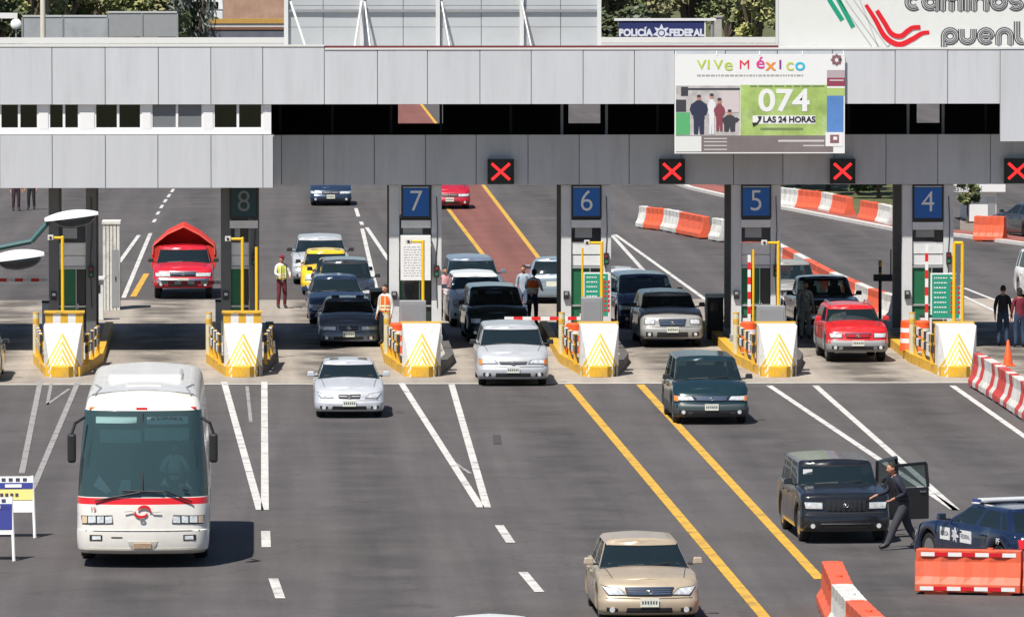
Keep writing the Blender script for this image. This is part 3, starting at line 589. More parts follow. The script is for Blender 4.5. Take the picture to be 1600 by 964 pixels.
def car(kind, name, label, cat, x, y, rz, pm, group=None, over={}, grille='bar', lights='rect', trim=None, plate=True, rack=False, bumper=None, glass=None, mirror=None, roofm=None, doors_open=False, wheelm=None, low_detail=False, lightbar=False, front='std', hs=.915):
    P = dict(PRE[kind]); P.update(over); P['H']*=hs; [P.__setitem__(k_,P[k_]*(hs+.035)) for k_ in ('hf','cowl','belt','deck','rear')]; L,W,H,z0 = P['L'],P['W'],P['H'],P['z0']; hw0 = W/2; yF=-L/2; yB=L/2
    T = thing(name, label, cat, (x,y,0), rz, group)
    glass = glass or carglass; bumper_m = bumper or pm
    yc = yF+P['wb']; yd = yB-P['rb']
    zsp = [(yF,P['hf']),(yF+.12,P['hf']+.03),(yc,P['cowl']),(yc+.8,P['belt']),(yB-P['deckl']-.1,P['deck']),(yB,P['rear'])]
    zs = lambda yy: prof(zsp,yy)
    yw = (yF+P['ax'][0], yB-P['ax'][1]); R = P['wR']; ra = R+.06
    def zb(yy):
        z = z0+(.04 if yy>yB-.3 else 0)
        for q in yw:
            if abs(yy-q)<ra: z = max(z, R+sqrt(ra*ra-(yy-q)**2)*.98)
        return z
    lev = P.get('lev') or [(0,.10,-.05),(.07,.03,-.02),(.16,.005,-.003),(.36,0,0),(.46,.012,0),(.52,.055,-.004),(.68,.075,-.01),(.84,.12,-.022),(.94,.19,-.05),(1,.30,-.10)]
    bow, rf = P.get('bow',.11), P.get('rf',.17)
    def LV(t):
        for a,b in zip(lev[:-1],lev[1:]):
            if t<=b[0]: k=(t-a[0])/(b[0]-a[0]); return lerp(a[1],b[1],k), lerp(a[2],b[2],k)
        return lev[-1][1:]
    def yfront(xx, t):
        dy,dw = LV(t); hw = hw0+dw; a = abs(xx); yy = yF+dy+bow*(min(a,hw)/hw)**2
        if a > hw-rf: q=min(1,(a-(hw-rf))/rf); yy += rf*1.5*(1-sqrt(max(0,1-q*q)))
        return yy
    def yrear(xx, t):
        dy,dw = LV(t); hw = hw0+dw; a=abs(xx); yy = yB-dy*.55-.08*(min(a,hw)/hw)**2
        if a > hw-rf: q=min(1,(a-(hw-rf))/rf); yy -= rf*1.0*(1-sqrt(max(0,1-q*q)))
        return yy
    ys = [yF+.45,yF+.47]
    for q in yw:
        ys += [q-ra-.01]+[q+ra*cos(pi*(1-i/12)) for i in range(13)]+[q+ra+.01]
    ys += [lerp(yw[0]+ra,yw[1]-ra,k/6) for k in range(1,6)]+[yB-.34]
    ys = sorted(set(round(q,4) for q in ys if yF+.44<=q<=yB-.32)); 
    rings = []
    for t,dy,dw in lev:
        hw=hw0+dw; r=[]
        for fx in (0,.25,.5,.75,.95): r.append((fx*(hw-rf), yfront(fx*(hw-rf),t)))
        for k in range(1,6): xx = hw-rf+rf*sin(pi/2*k/5); r.append((xx, yfront(xx-1e-6,t)))
        ye = r[-1][1]; yr_end = yrear(hw-1e-6,t)
        for k,q in enumerate(ys):
            yy=min(max(q, ye+.004*(k+1)), yr_end-.004*(len(ys)-k)); r.append((hw*(1-.05*abs(2*yy/L)**4),yy))
        for k in range(5,0,-1): xx=hw-rf+rf*sin(pi/2*k/5); r.append((xx*(.95+.05*(5-k)/5 if k>2 else .97),yrear(xx-1e-6,t)))
        for fx in (.95,.75,.5,.25,0): r.append((fx*(hw-rf)*.97,yrear(fx*(hw-rf),t)))
        rings.append([(a,b,zb(b)+(zs(b)-zb(b))*t) for a,b in r])
    n=len(rings[0]); mb=MB()
    Lr=[[(-a,b,c) for a,b,c in rg] for rg in rings]
    for S,fl in ((rings,False),(Lr,True)):
        vs=[p for rg in S for p in rg]; K=len(S)
        hi=[]; lo=[]
        for k in range(K-1):
            for i in range(n-1):
                q=(k*n+i,k*n+i+1,(k+1)*n+i+1,(k+1)*n+i); q=q[::-1] if fl else q
                yy=rings[k][i][1]
                (lo if (trim and lev[k+1][0]<=.36) else hi).append(q)
        if hi: mb.add(vs,hi,pm)
        if lo: mb.add(vs,lo,trim)
    # top cap
    cols=[-1,-.9,-.66,-.33,0,.33,.66,.9,1]
    def crown(yy): return .055 if yy<yc else .01
    cap=[[(cx_*a, b - (.0), c+ (1-cx_**2)*crown(b)*min(1,(b-yF)/.5 if b<yc else 1)) for cx_ in cols] for a,b,c in rings[-1]]
    yg0, yg1 = yc+.06, yd-.06
    for i in range(n-1):
        inside = yg0 < (cap[i][0][1]+cap[i+1][0][1])/2 < yg1
        mb.grid([cap[i],cap[i+1]], cabin_m if inside and kind!='pickup' or (kind=='pickup' and inside) else pm)
    under=[[(cx_*a,b,c) for cx_ in (-1,1)] for a,b,c in rings[0]]
    mb.grid(under, black_m, True)
    mb.build('body', T, smooth=True)
    # panel gaps of the hood
    def top(xx,yy):
        return zs(yy)+(1-(xx/(hw0-.1))**2)*crown(yy)*min(1,(yy-yF)/.5)
    # ---- greenhouse
    hb=hw0-.10; ht=hw0*P['taper']*.94; zr=H-.05
    gl=[0,.06,.3,.55,.8,.945,.985,1.0]
    def g_y0(s): return lerp(yc, yF+P['wt'], s)-.03*sin(pi*s)
    def g_y1(s): return lerp(yd, yB-P['rt'], s)+.03*sin(pi*s)
    def g_hw(s): return lerp(hb,ht,max(0,s)**1.1)-(.05 if s>=1 else (.012 if s>.95 else 0))
    rg_=.13; gb=.16
    segs=P.get('segs') or [(.03,.44),(.49,.84),(.88,.975)]
    if kind=='pickup' : segs=[(.05,.92)] if P['rb']>2 else segs
    qs=sorted(set([0,1]+[v for s in segs for v in s]+[.24,.66]))
    def gpt(i_kind, u, s, off=0):
        hw=g_hw(s)
        return None
    G_=[]; meta=None
    for s in gl:
        hw=g_hw(s); r=[]; mt=[]
        for fx in (0,.33,.66,.93): xx=fx*(hw-rg_); r.append((xx,g_y0(s)+gb*(xx/hw)**2)); mt.append('F')
        for k in range(1,5): xx=hw-rg_+rg_*sin(pi/2*k/4); q=sin(pi/2*k/4); r.append((xx,g_y0(s)+gb*(xx/hw)**2+rg_*(1-sqrt(max(0,1-q*q))))); mt.append('C')
        a=r[-1][1]; b=g_y1(s)-.1-rg_*.6
        for q in qs[1:-1]: r.append((hw,lerp(a,b,q))); mt.append(q)
        for k in range(4,0,-1): q=sin(pi/2*k/4); xx=hw-rg_+rg_*q; r.append((xx,g_y1(s)-.1*(xx/hw)**2-rg_*.6*(1-sqrt(max(0,1-q*q))))); mt.append('D')
        for fx in (.93,.66,.33,0): xx=fx*(hw-rg_); r.append((xx,g_y1(s)-.1*(xx/hw)**2)); mt.append('R')
        base=[zs(b_)-.03 for a_,b_ in r]
        top_z=zr+(.03 if s>=1 else 0)
        G_.append([(a_,b_,lerp(z_,top_z-(.04*((b_-(yF+P['wt']))<.15)),s)) for (a_,b_),z_ in zip(r,base)]); meta=mt
    m=len(meta); roof=MB(); ws=MB(); SW={}; rw=MB()
    rp = roofm or pm
    for sgn in (1,-1):
        vs=[(sgn*a,b,c) for rg in G_ for a,b,c in rg]
        for k in range(len(gl)-1):
            for i in range(m-1):
                q=(k*m+i,k*m+i+1,(k+1)*m+i+1,(k+1)*m+i); q=q if sgn>0 else q[::-1]
                tgt=roof; mm=rp if gl[k]>.9 else pm; win=1<=k<=4
                if win:
                    A,B=meta[i],meta[i+1]
                    if A in('F',) and B in ('F','C'): tgt,mm=ws,glass
                    elif A=='C' and B=='C' and i<6: tgt,mm=ws,glass
                    elif B in('R',) and A in ('R','D') and kind!='pickupx': tgt,mm=rw,glass
                    elif isinstance(A,float) and isinstance(B,float) and any(s0-1e-6<=A and B<=s1+1e-6 for s0,s1 in segs): tgt,mm=SW.setdefault((sgn,[s0-1e-6<=A and B<=s1+1e-6 for s0,s1 in segs].index(True)),MB()),glass
                vv=[vs[j] for j in q]; tgt.add(vv,[(0,1,2,3)],mm)
    cap=[[(c_*a,b,c+(1-c_*c_)*.035) for c_ in (-1,-.8,-.4,0,.4,.8,1)] for a,b,c in G_[-1]]
    roof.grid(cap, rp)
    roof.build('roof', T, smooth=True)
    wso=ws.build('windshield', T, smooth=True); [q_.build('side_window', T, smooth=True) for q_ in SW.values()]; rw.build('rear_window', T, smooth=True)
    # seal round the windscreen
    def gpos(fx,s,off=.006):
        hw=g_hw(s); xx=fx*hw; yy=g_y0(s)+gb*(xx/hw)**2
        if abs(xx)>hw-rg_: q=(abs(xx)-(hw-rg_))/rg_; yy+=rg_*(1-sqrt(max(0,1-q*q)))
        zz=lerp(zs(yy)-.03, zr-(.04 if s>.9 else .04*s), s); return (xx,yy-off,zz+off*.6)
    fr=.93
    seal=MB(); seal.grid([[gpos(lerp(-fr,fr,i/12),s) for i in range(13)] for s in (.05,.085)],black_m); seal.build('windshield_seal',T,smooth=True); seal=MB()
    seal.grid([[gpos(lerp(-fr,fr,i/12),s) for i in range(13)] for s in (.92,.95)],black_m)
    seal.build('windshield_seal',T,smooth=True); seal=MB(); seal.grid([[gpos(lerp(-fr,fr,i/12),s,.01) for i in range(13)] for s in (-.02,.065)],black_m)
    seal.build('cowl_panel',T,smooth=True)
    wp=MB()
    for x0_,x1_ in ((-.62,-.02),(.02,.62)): 
        a=gpos(x0_*.95,.10,.03); b=gpos(x1_*.95,.22 if x1_>.1 else .16,.03); wp=MB(); wp.cyl(a,b,.012,black_m,n=5); wp.build('wiper',T)
    # interior
    it=MB(); it.box((0,yc+.42,P['belt']-.02),(W*.72,.35,.16),cabin_m); it.build('dashboard',T,bevel=.03)
    for sx in (-.36,.36):
        it=MB(); y_=yc+1.25 if kind!='pickup' else yc+1.0; it.box((sx,y_,P['belt']+.03),(.46,.16,.5),seat_m,top=(.8,1)); it.box((sx,y_+.02,P['belt']+.36),(.24,.1,.16),seat_m); it.build('seat',T,bevel=.04)
    it=MB(); MM=Matrix.Translation((.36,yc+.72,P['belt']+.02))@Matrix.Rotation(radians(65),4,'X'); pts=[MM@Vector((.18*cos(a*pi/6),.18*sin(a*pi/6),0)) for a in range(13)]; it.tube(pts,.016,black_m,n=5); it.build('steering_wheel',T)
    if kind!='pickup':
        it=MB(); it.box((0,yd-.85 if kind!='hatch' else yd-.6,P['belt']),(W*.66,.18,.42),seat_m,top=(.9,1)); it.build('rear_seat',T,bevel=.04)
    # ---- front furniture
    def fp(xx,t,off):
        yy=yfront(xx,t); z=zb(yF)+(zs(yy)-zb(yF))*t; return Vector((xx,yy-off,z+off*.2))
    def rp_(xx,t,off):
        yy=yrear(xx,t); z=zb(yB)+(zs(yy)-zb(yB))*t; return Vector((xx,yy+off,z))
    def patch(nm,quad,mt_,off=.012,parent=T,f=fp,nx=6,nz=3,mirror_=False,smooth_=True):
        # quad: (x,t) at bottom-left, bottom-right, top-right, top-left
        mb=MB()
        for sg in ((1,-1) if mirror_=='joined' else (1,)):
            P_=[]
            for j in range(nz+1):
                v=j/nz; row=[]
                for i in range(nx+1):
                    u=i/nx; xx=lerp(lerp(quad[0][0],quad[1][0],u),lerp(quad[3][0],quad[2][0],u),v); tt=lerp(lerp(quad[0][1],quad[1][1],u),lerp(quad[3][1],quad[2][1],u),v)
                    row.append(f(sg*xx,tt,off))
                P_.append(row)
            d=Vector((0,off+.012,0))*(1 if f is fp else -1)
            mb.grid(P_,mt_)
            edge=P_[0]+[r[-1] for r in P_[1:]]+P_[-1][-2::-1]+[r[0] for r in P_[-2:0:-1]]; e2=edge+[edge[0]]
            mb.grid([e2,[q+d for q in e2]],mt_)
        return mb.build(nm,parent,smooth=smooth_)
    h=hw0
    lt={'rect':[(.50*h,.60),(.90*h,.60),(.93*h,.80),(.50*h,.80)],'slim':[(.42*h,.64),(.90*h,.62),(.95*h,.80),(.50*h,.80)],'swept':[(.44*h,.60),(.80*h,.58),(.95*h,.86),(.58*h,.80)],
        'wide':[(.40*h,.58),(.93*h,.58),(.95*h,.78),(.40*h,.78)],'square':[(.56*h,.60),(.88*h,.60),(.88*h,.82),(.54*h,.82)],'round':[(.58*h,.54),(.84*h,.54),(.84*h,.80),(.58*h,.80)]}[lights]
    for sg in (1,-1):
        q=[(sg*a,b) for a,b in lt]; q=q if sg>0 else [q[1],q[0],q[3],q[2]]
        hl=patch('headlight',[(a*1.0,b) for a,b in q],black_m if lights!='round' else chrome,.010)
        cx0=sum(a for a,b in q)/4; ct=sum(b for a,b in q)/4
        q2=[(lerp(cx0,a,.9),lerp(ct,b,.84)) for a,b in q]; patch('lens',q2,headglass,.016,parent=hl)
    if P.get('amber',True) and lights in('rect','wide','slim'):
        for sg in (1,-1):
            a0,a1=(.86*h,.96*h); q=[(sg*a0,.60),(sg*a1,.60),(sg*a1,.78),(sg*a0,.78)]; q=q if sg>0 else [q[1],q[0],q[3],q[2]]
            patch('turn_signal',q,amber if P.get('amberc') else headglass,.021,nx=3)
    gx={'bar':.36,'wide':.44,'chrome':.40,'slots':.42,'slim':.30,'split':.38}[grille]*h; g0,g1=P.get('gz',(.60,.78))
    gr=patch('grille',[(-gx,g0),(gx,g0),(gx*1.08,g1),(-gx*1.08,g1)],black_m,.010,nx=10)
    if grille in('chrome','wide','split'):
        for k in range(1,4): tt=lerp(g0,g1,k/4); patch('grille_bar',[(-gx*.97,tt-.008),(gx*.97,tt-.008),(gx*.97,tt+.022),(-gx*.97,tt+.022)],chrome if grille!='split' else pm,.022,parent=gr,nx=10,nz=1)
        patch('grille_frame',[(-gx*1.1,g1-.01),(gx*1.1,g1-.01),(gx*1.1,g1+.03),(-gx*1.1,g1+.03)],chrome,.022,parent=gr,nx=10,nz=1)
    if grille=='slots':
        for k in range(-3,4): patch('grille_bar',[(k*gx/3.6-.02,g0+.02),(k*gx/3.6+.02,g0+.02),(k*gx/3.6+.02,g1-.02),(k*gx/3.6-.02,g1-.02)],pm,.022,parent=gr,nx=1,nz=2)
    if grille in('slim','bar'):
        patch('grille_bar',[(-gx*.98,lerp(g0,g1,.42)),(gx*.98,lerp(g0,g1,.42)),(gx*.98,lerp(g0,g1,.6)),(-gx*.98,lerp(g0,g1,.6))],pm if grille=='slim' else steel_m,.020,parent=gr,nx=8,nz=1)
    if front!='noemblem':
        c=fp(0,(g0+g1)/2,.03); mb=MB(); M4=Matrix.Translation(c)@Matrix.Rotation(pi/2,4,'X'); pts=[M4@Vector((.055*cos(a*pi/8),.038*sin(a*pi/8),0)) for a in range(17)]; mb.tube(pts,.008,chrome,n=6); mb.ell(c,(.02,.010,.03),chrome,8,6); mb.build('emblem',T,smooth=True)
    b0,b1=P.get('bz',(.10,.27)); bxw=P.get('bx',.5)*h
    lo=patch('lower_grille',[(-bxw,b0),(bxw,b0),(bxw*.96,b1),(-bxw*.96,b1)],black_m,.010,nx=8)
    for sg in (1,-1):
        q=[(sg*.62*h,b0+.02),(sg*.84*h,b0+.04),(sg*.84*h,b1),(sg*.62*h,b1-.02)]; q=q if sg>0 else [q[1],q[0],q[3],q[2]]
        fr_=patch('fog_lamp',q,black_m,.012,nx=4)
        c=fp(sg*.73*h,(b0+b1)/2+.01,.022); mb=MB(); mb.cyl(c+Vector((0,.02,0)),c,.05,headglass,n=10); mb.build('lens',fr_)
    if bumper and bumper is not pm:
        patch('bumper',[(-.95*h,.27),(.95*h,.27),(.95*h,.50),(-.95*h,.50)],bumper,.014,nx=16,nz=4)
    else:
        patch('bumper_seam',[(-.96*h,.505),(.96*h,.505),(.96*h,.52),(-.96*h,.52)],CS,.004,nx=16,nz=1)
    if plate:
        c=fp(0,.40,.03); mb=MB(); mb.box((0,c.y,c.z),(.34,.014,.16),plate_m); pp=mb.build('number_plate',T)
        mb=MB(); 
        for k in range(6): mb.box((-.125+.05*k,c.y-.0085,c.z),(.03,.002,.06),gtx)
        mb.build('characters',pp)
    # hood gap lines
    for sg in (1,-1):
        mb=MB(); L0=[];L1=[]
        for k in range(8):
            yy=lerp(yF+.42,yc-.03,k/7); xx=sg*lerp(hw0*.70,hw0*.80,k/7); L0.append((xx,yy,top(xx,yy)+.004)); L1.append((xx+sg*.012,yy,top(xx+.012*sg,yy)+.004))
        mb.grid([L0,L1],CS); mb.build('hood_seam',T)
    # rear furniture
    for sg in (1,-1):
        q=[(sg*.60*h,.62),(sg*.93*h,.62),(sg*.93*h,.86),(sg*.60*h,.86)]; q=q if sg>0 else [q[1],q[0],q[3],q[2]]; patch('tail_light',q,redlens,.014,f=rp_)
    c=rp_(0,.6,.02); mb=MB(); mb.box(c,(.34,.014,.16),plate_m); mb.build('rear_plate',T)
    patch('rear_bumper_seam',[(-.9*h,.50),(.9*h,.50),(.9*h,.515),(-.9*h,.515)],CS,.005,f=rp_,nx=10,nz=1)
    # side doors: gap lines and handles
    if not low_detail:
        mb=MB(); hn=[]
        ysd=[yc+.28,yc+.28+(yd-yc)*.30,yc+.28+(yd-yc)*.58]
        if kind=='pickup': ysd=[yc+.2,yc+1.25]
        for yy in ysd:
            for sg in (1,-1):
                a=[];b=[]
                for tt in (.10,.3,.5,.7,.85,.94,.99):
                    dw=LV(tt)[1]; xx=sg*((hw0+dw)*(1-.05*abs(2*yy/L)**4)+.003); z=zb(yy)+(zs(yy)-zb(yy))*tt; a.append((xx,yy,z)); b.append((xx,yy+.012,z))
                if not(abs(yy-yw[0])<ra or abs(yy-yw[1])<ra+.05) or True: mb.grid([a,b],CS)
        mb.build('door_seam',T)
        for yy in ysd[1:]:
            for sg in (1,-1):
                mb=MB(); mb.box((sg*(hw0-.008),yy-.16,zb(0)+(zs(yy)-zb(0))*.80),(.05,.16,.035),pm if not trim else black_m); mb.build('door_handle',T,bevel=.01)
    # mirrors
    mm=mirror or pm
    for sg in (1,-1):
        mb=MB(); zz=P['belt']+.09; yy=yc+.42; mb.box((sg*(hw0+.08),yy,zz),(.19,.12,.125),mm,top=(.8,.8)); mb.box((sg*(hw0-.05),yy+.02,zz-.06),(.12,.06,.04),black_m); mo=mb.build('side_mirror',T,bevel=.03)
        mb=MB(); mb.box((sg*(hw0+.08),yy+.061,zz),(.15,.012,.09),mat('mirror_glass',(.5,.5,.5),.05,1)); mb.build('mirror_glass',mo,bevel=.01)
    # wheels
    rim_m=wheelm or mat('rim',(.45,.45,.46),.3,.85)
    for sx in (1,-1):
        for q in yw:
            wx=sx*(hw0-.155); MW=Matrix.Translation((wx,q,R))@Matrix.Rotation(pi/2*sx,4,'Y')
            mb=MB(); mb.lathe([(R*.62,-.10),(R*.9,-.105),(R*.98,-.08),(R,-.04),(R,.04),(R*.98,.08),(R*.9,.105),(R*.62,.10)],rubber,MW,28); wh=mb.build('wheel',T,smooth=True)
            mb=MB(); mb.lathe([(0,.05),(R*.5,.045),(R*.58,.07),(R*.64,.10),(R*.64,-.09),(0,-.09)],black_m,MW,24)
            for k in range(5):
                MS=MW@Matrix.Rotation(k*2*pi/5,4,'Z'); vs=[MS@Vector(v) for v in ((.02,-.05,.06),(R*.6,-.03,.088),(R*.6,.03,.088),(.02,.05,.06),(.02,-.05,.085),(R*.6,-.025,.105),(R*.6,.025,.105),(.02,.05,.085))]; mb.add(vs,[(4,5,6,7),(0,1,5,4),(1,2,6,5),(2,3,7,6)],rim_m)
            mb.lathe([(0,.10),(.06,.095),(.065,.07)],rim_m,MW,12); mb.lathe([(R*.60,.106),(R*.66,.10),(R*.66,.09)],rim_m,MW,24); mb.build('rim',wh)
    if rack:
        for sg in (1,-1):
            mb=MB(); mb.tube([(sg*(ht-.10),yF+P['wt']+.25,H+.0),(sg*(ht-.10),yF+P['wt']+.35,H+.06),(sg*(ht-.10),yB-P['rt']-.4,H+.06),(sg*(ht-.10),yB-P['rt']-.3,H+.0)],.02,rack if rack is not True else alu,n=6); mb.build('roof_rail',T)
    return T, dict(P=P,yF=yF,yB=yB,yc=yc,yd=yd,hw0=hw0,zs=zs,fp=fp,patch=patch,LV=LV,zb=zb,rp=rp_,rings=rings,ht=ht)
gtx=mat('plate_text',(.08,.10,.12),.6)
def at(px,py,L,rz=0):        # centre of a car whose front bumper stands above this pixel
    p=G(px,py); return p.x-sin(rz)*0+(-sin(rz))*(L/2)*1.0, p.y+cos(rz)*L/2
silver=paint('silver',(.50,.52,.54),.25,.35); silver2=paint('silver_pale',(.58,.60,.63),.25,.35); beige=paint('champagne',(.48,.39,.28),.2,.35); green_p=paint('dark_teal',(.012,.035,.045),.2)
black_p=paint('black',(.012,.013,.016)); navy=paint('navy',(.022,.042,.09),.2); navy2=paint('steel_blue',(.17,.22,.30),.2); red_p=paint('red',(.62,.012,.018)); white_pc=paint('white',(.78,.78,.77)); yellow_p=paint('yellow',(.80,.52,.02)); dkgrey=paint('dark_grey',(.05,.055,.065),.3); ltblue=paint('pale_blue',(.25,.32,.38),.3); polblue=paint('police_blue',(.008,.018,.055),.1); crimson=paint('crimson',(.45,.01,.03)); warmgrey=paint('warm_silver',(.34,.34,.33),.15,.35)
plast_grey=mat('grey_bumper',(.30,.31,.31),.55,noise=.06); plast_dark=mat('dark_bumper',(.06,.065,.07),.5)
# ---- moving traffic in front of the booths
X,Y=at(1015,976,4.8,.02); camry,ci=car('sedan','sedan','champagne beige sedan at the bottom, straddling the left yellow line','car',X,Y,.02,beige,over=dict(L=4.8,W=1.86,H=1.52,hf=.80,gz=(.58,.80),bz=(.08,.24),bx=.46),grille='wide',lights='swept',group='cars leaving the toll booths')
X,Y=at(546,654,4.5,.0); car('sedan','sedan','silver sedan driving away from the booths beside the white bus','car',X,Y,.0,silver2,over=dict(L=4.5,W=1.76,H=1.46),grille='slim',lights='swept',group='cars leaving the toll booths')
X,Y=at(802,604,4.8,.0); car('van','minivan','silver minivan just past the barrier of booth 6','minivan',X,Y,.0,silver,over=dict(amberc=True,gz=(.62,.72),H=1.68),grille='bar',lights='slim',mirror=black_m,group='cars leaving the toll booths')
X,Y=at(1112,664,4.7,.02); car('van','minivan','dark green minivan crossing the right yellow line','minivan',X,Y,.02,green_p,over=dict(L=4.7,amberc=True,gz=(.62,.76)),grille='chrome',lights='slim',trim=plast_dark,bumper=mat('green_bumper',(.05,.07,.075),.45),mirror=black_m,group='cars leaving the toll booths')
X,Y=at(1322,850,4.75,.045); jeep,ji=car('suv','suv','black suv stopped by the police with its doors open','suv',X,Y,.045,black_p,over=dict(L=4.75,W=1.86,H=1.74,z0=.26,hf=1.04,cowl=1.17,amber=False,gz=(.56,.86),bz=(.06,.22),bow=.07,rf=.13,taper=.86,wt=1.75,lev=[(0,.08,-.03),(.07,.02,-.01),(.2,0,0),(.40,0,0),(.46,.02,0),(.52,.05,-.002),(.75,.055,-.004),(.90,.07,-.01),(.96,.10,-.03),(1,.20,-.08)]),grille='slots',lights='rect',rack=False,bumper=None,group=None,plate=False,wheelm=chrome)
# chrome strip, windscreen sticker, open doors of the stopped suv
ji['patch']('bumper_trim',[(-.55*.93,.20),(.55*.93,.20),(.55*.93,.225),(-.55*.93,.225)],chrome,.02,nx=8,nz=1)
mb=MB(); mb.box((-.60,ji['yc']+.40,1.36),(.19,.012,.11),white_m); so_=mb.build('sticker',jeep); so_.rotation_euler=(0,0,0)
def open_door(parent,yh,length,ang,nm,label=None):
    hw=ji['hw0']; M=Matrix.Translation((hw-.02,yh,0))@Matrix.Rotation(ang,4,'Z')
    mb=MB(); poly=[(0,.38),(length,.38),(length,1.04),(.0,1.02)]
    vs=[Vector((0,s,z)) for s,z in poly]+[Vector((.09,s,z)) for s,z in poly]; vs=[M@v for v in vs]; mb.add(vs,[(0,1,2,3),(7,6,5,4),(0,4,5,1),(1,5,6,2),(2,6,7,3),(3,7,4,0)],black_p)
    d=mb.build(nm,parent,bevel=.02)
    mb=MB(); pts=[M@Vector((.03,s,z)) for s,z in ((.02,1.03),(.28 if nm=='front_door' else .03,1.49),(length-.05,1.53),(length,1.04))]; mb.tube(pts,.035,black_p,n=6); mb.build('window_frame',d)
    mb=MB(); vs=[M@Vector((.03,s,z)) for s,z in ((.04,1.04),(.28 if nm=='front_door' else .05,1.47),(length-.07,1.50),(length-.02,1.05))]; mb.add(vs,[(0,1,2,3)],carglass); mb.build('pane',d)
    mb=MB(); c=M@Vector((-.02,length*.55,.85)); mb.box(c,(.05,.4,.1),plast_dark,rz=ang); mb.build('armrest',d,bevel=.01)
    mb=MB(); c=M@Vector((.10,length*.85,.95)); mb.box(c,(.04,.15,.03),chrome,rz=ang); mb.build('handle',d,bevel=.005)
open_door(jeep,-1.0,1.04,-radians(72),'front_door'); open_door(jeep,.10,.96,-radians(34),'rear_door')
# ---- police car seen from behind
rz=pi+.36; pc=G(1572,894)
pol,pi_=car('sedan','police_car','dark blue police car with white roof light bar behind the big orange barrier','police car',pc.x,pc.y,rz,polblue,over=dict(L=5.0,W=1.89,H=1.50,z0=.2,hf=.85,cowl=1.02,belt=1.04,deck=1.04,rear=1.0,wR=.35),grille='wide',lights='rect')
mb=MB(); zt_=1.36
mb.bx(-.60,.60,-.10,.16,zt_+.04,zt_+.12,mat('lightbar_white',(.6,.62,.63),.2)); lbx=mb.build('light_bar',pol,bevel=.03)
mb=MB(); mb.bx(-.55,.55,-.04,.10,zt_-.03,zt_+.03,black_m); mb.build('mount',lbx)
for sx,c in((-.66,redlens),(.66,mat('blue_lens',(.05,.07,.25),.3))): mb=MB(); mb.bx(sx-.03,sx+.03,-.10,.16,zt_+.05,zt_+.11,c); mb.build('end_lens',lbx)
mb=MB(); mb.box((0,.02,zt_-.0),(1.1,.9,.012),white_m); mb.build('roof_panel',pol)
# writing on the doors and boot, star emblem
hwp=pi_['hw0']
def side_text(s,y,z,size,sx_=1): text(s,size,white_m,'lettering',pol,(hwp+.008,y,z),(pi/2,0,pi/2),.002,sx=sx_)
mb=MB(); mb.bx(hwp-.01,hwp+.006,-1.02,-.60,.62,.86,white_m); mb.build('door_decal',pol); mb=MB(); mb.bx(hwp-.01,hwp+.006,-.12,.36,.62,.86,white_m); mb.build('door_decal',pol)
text('POLICIA',.12,mat('decal_dark',(.05,.06,.1),.5),'lettering',pol,(hwp+.008,-.81,.74),(pi/2,0,pi/2),.002,sx=.8); text('FEDERAL',.12,mat('decal_dark',(0,0,0)),'lettering',pol,(hwp+.008,.12,.74),(pi/2,0,pi/2),.002,sx=.85)
mb=MB(); pts=[]
for k in range(14):
    r_=.15 if k%2==0 else .08; pts.append((-.36+r_*sin(2*pi*k/14),.74+r_*cos(2*pi*k/14)))
vs=[(hwp+.008,a,b) for a,b in pts]+[(hwp-.01,a,b) for a,b in pts]; mb.add(vs,[tuple(range(14))]+[(i,(i+1)%14,14+(i+1)%14,14+i) for i in range(14)],mat('star_silver',(.6,.6,.62),.4)); mb.build('star_emblem',pol)
text('PF',.17,white_m,'lettering',pol,(hwp+.004,1.55,.76),(pi/2,0,pi/2),.002)
c=pi_['rp'](0,.78,.02); text('POLICIA FEDERAL',.15,white_m,'lettering',pol,(0,c.y+.015,c.z),(pi/2,0,pi),.002,sx=.85)
# ---- car cut by the bottom edge
p=G(773,955+160); car('hatch','hatchback','white roof of a car just entering the bottom edge','car',p.x,p.y+1.2,0,white_pc)
# ---- queue left of booth 7
X,Y=at(545,543,4.5); car('sedan','sedan','dark blue grey sedan first in the queue left of booth 7','car',X,Y,0,navy2,over=dict(L=4.5,W=1.76,H=1.44),grille='slim',lights='wide',group='queue left of booth 7')
X,Y=at(536,520,4.3); 
X,Y=at(533,508,4.8,.02); car('sedan','sedan','steel blue car second in the queue left of booth 7','car',X-.10,Y,.02,navy,over=dict(H=1.52),grille='bar',lights='rect',group='queue left of booth 7')
X,Y=at(541,494,4.7); car('suv','suv','dark grey suv third in the queue left of booth 7','suv',X,Y,0,dkgrey,over=dict(H=1.80,L=4.5),grille='bar',lights='rect',group='queue left of booth 7')
X,Y=at(532,474,4.3); car('sedan','sedan','dark car in front of the yellow taxi in the queue','car',X,Y,0,black_p,over=dict(L=4.3),group='queue left of booth 7')
X,Y=at(510,462,4.1); car('hatch','taxi','yellow taxi in the queue left of booth 7','taxi',X,Y,0,yellow_p,over=dict(L=4.1,W=1.66,H=1.52),grille='slim',lights='round',mirror=black_m,group='queue left of booth 7')
X,Y=at(501,445,4.6); car('van','minivan','silver minivan at the back of the queue behind the taxi','minivan',X,Y,0,silver,over=dict(H=1.66),mirror=black_m,group='queue left of booth 7')
X,Y=at(517,322,4.5); car('sedan','sedan','dark blue car far up the road, left of the red one','car',X,Y,0,navy,over=dict(W=1.75),lights='wide',group='distant cars coming down the road')
X,Y=at(703,328,4.5); car('hatch','hatchback','crimson car far up the road at the red lane','car',X,Y,0,crimson,over=dict(W=1.70),lights='wide',group='distant cars coming down the road')
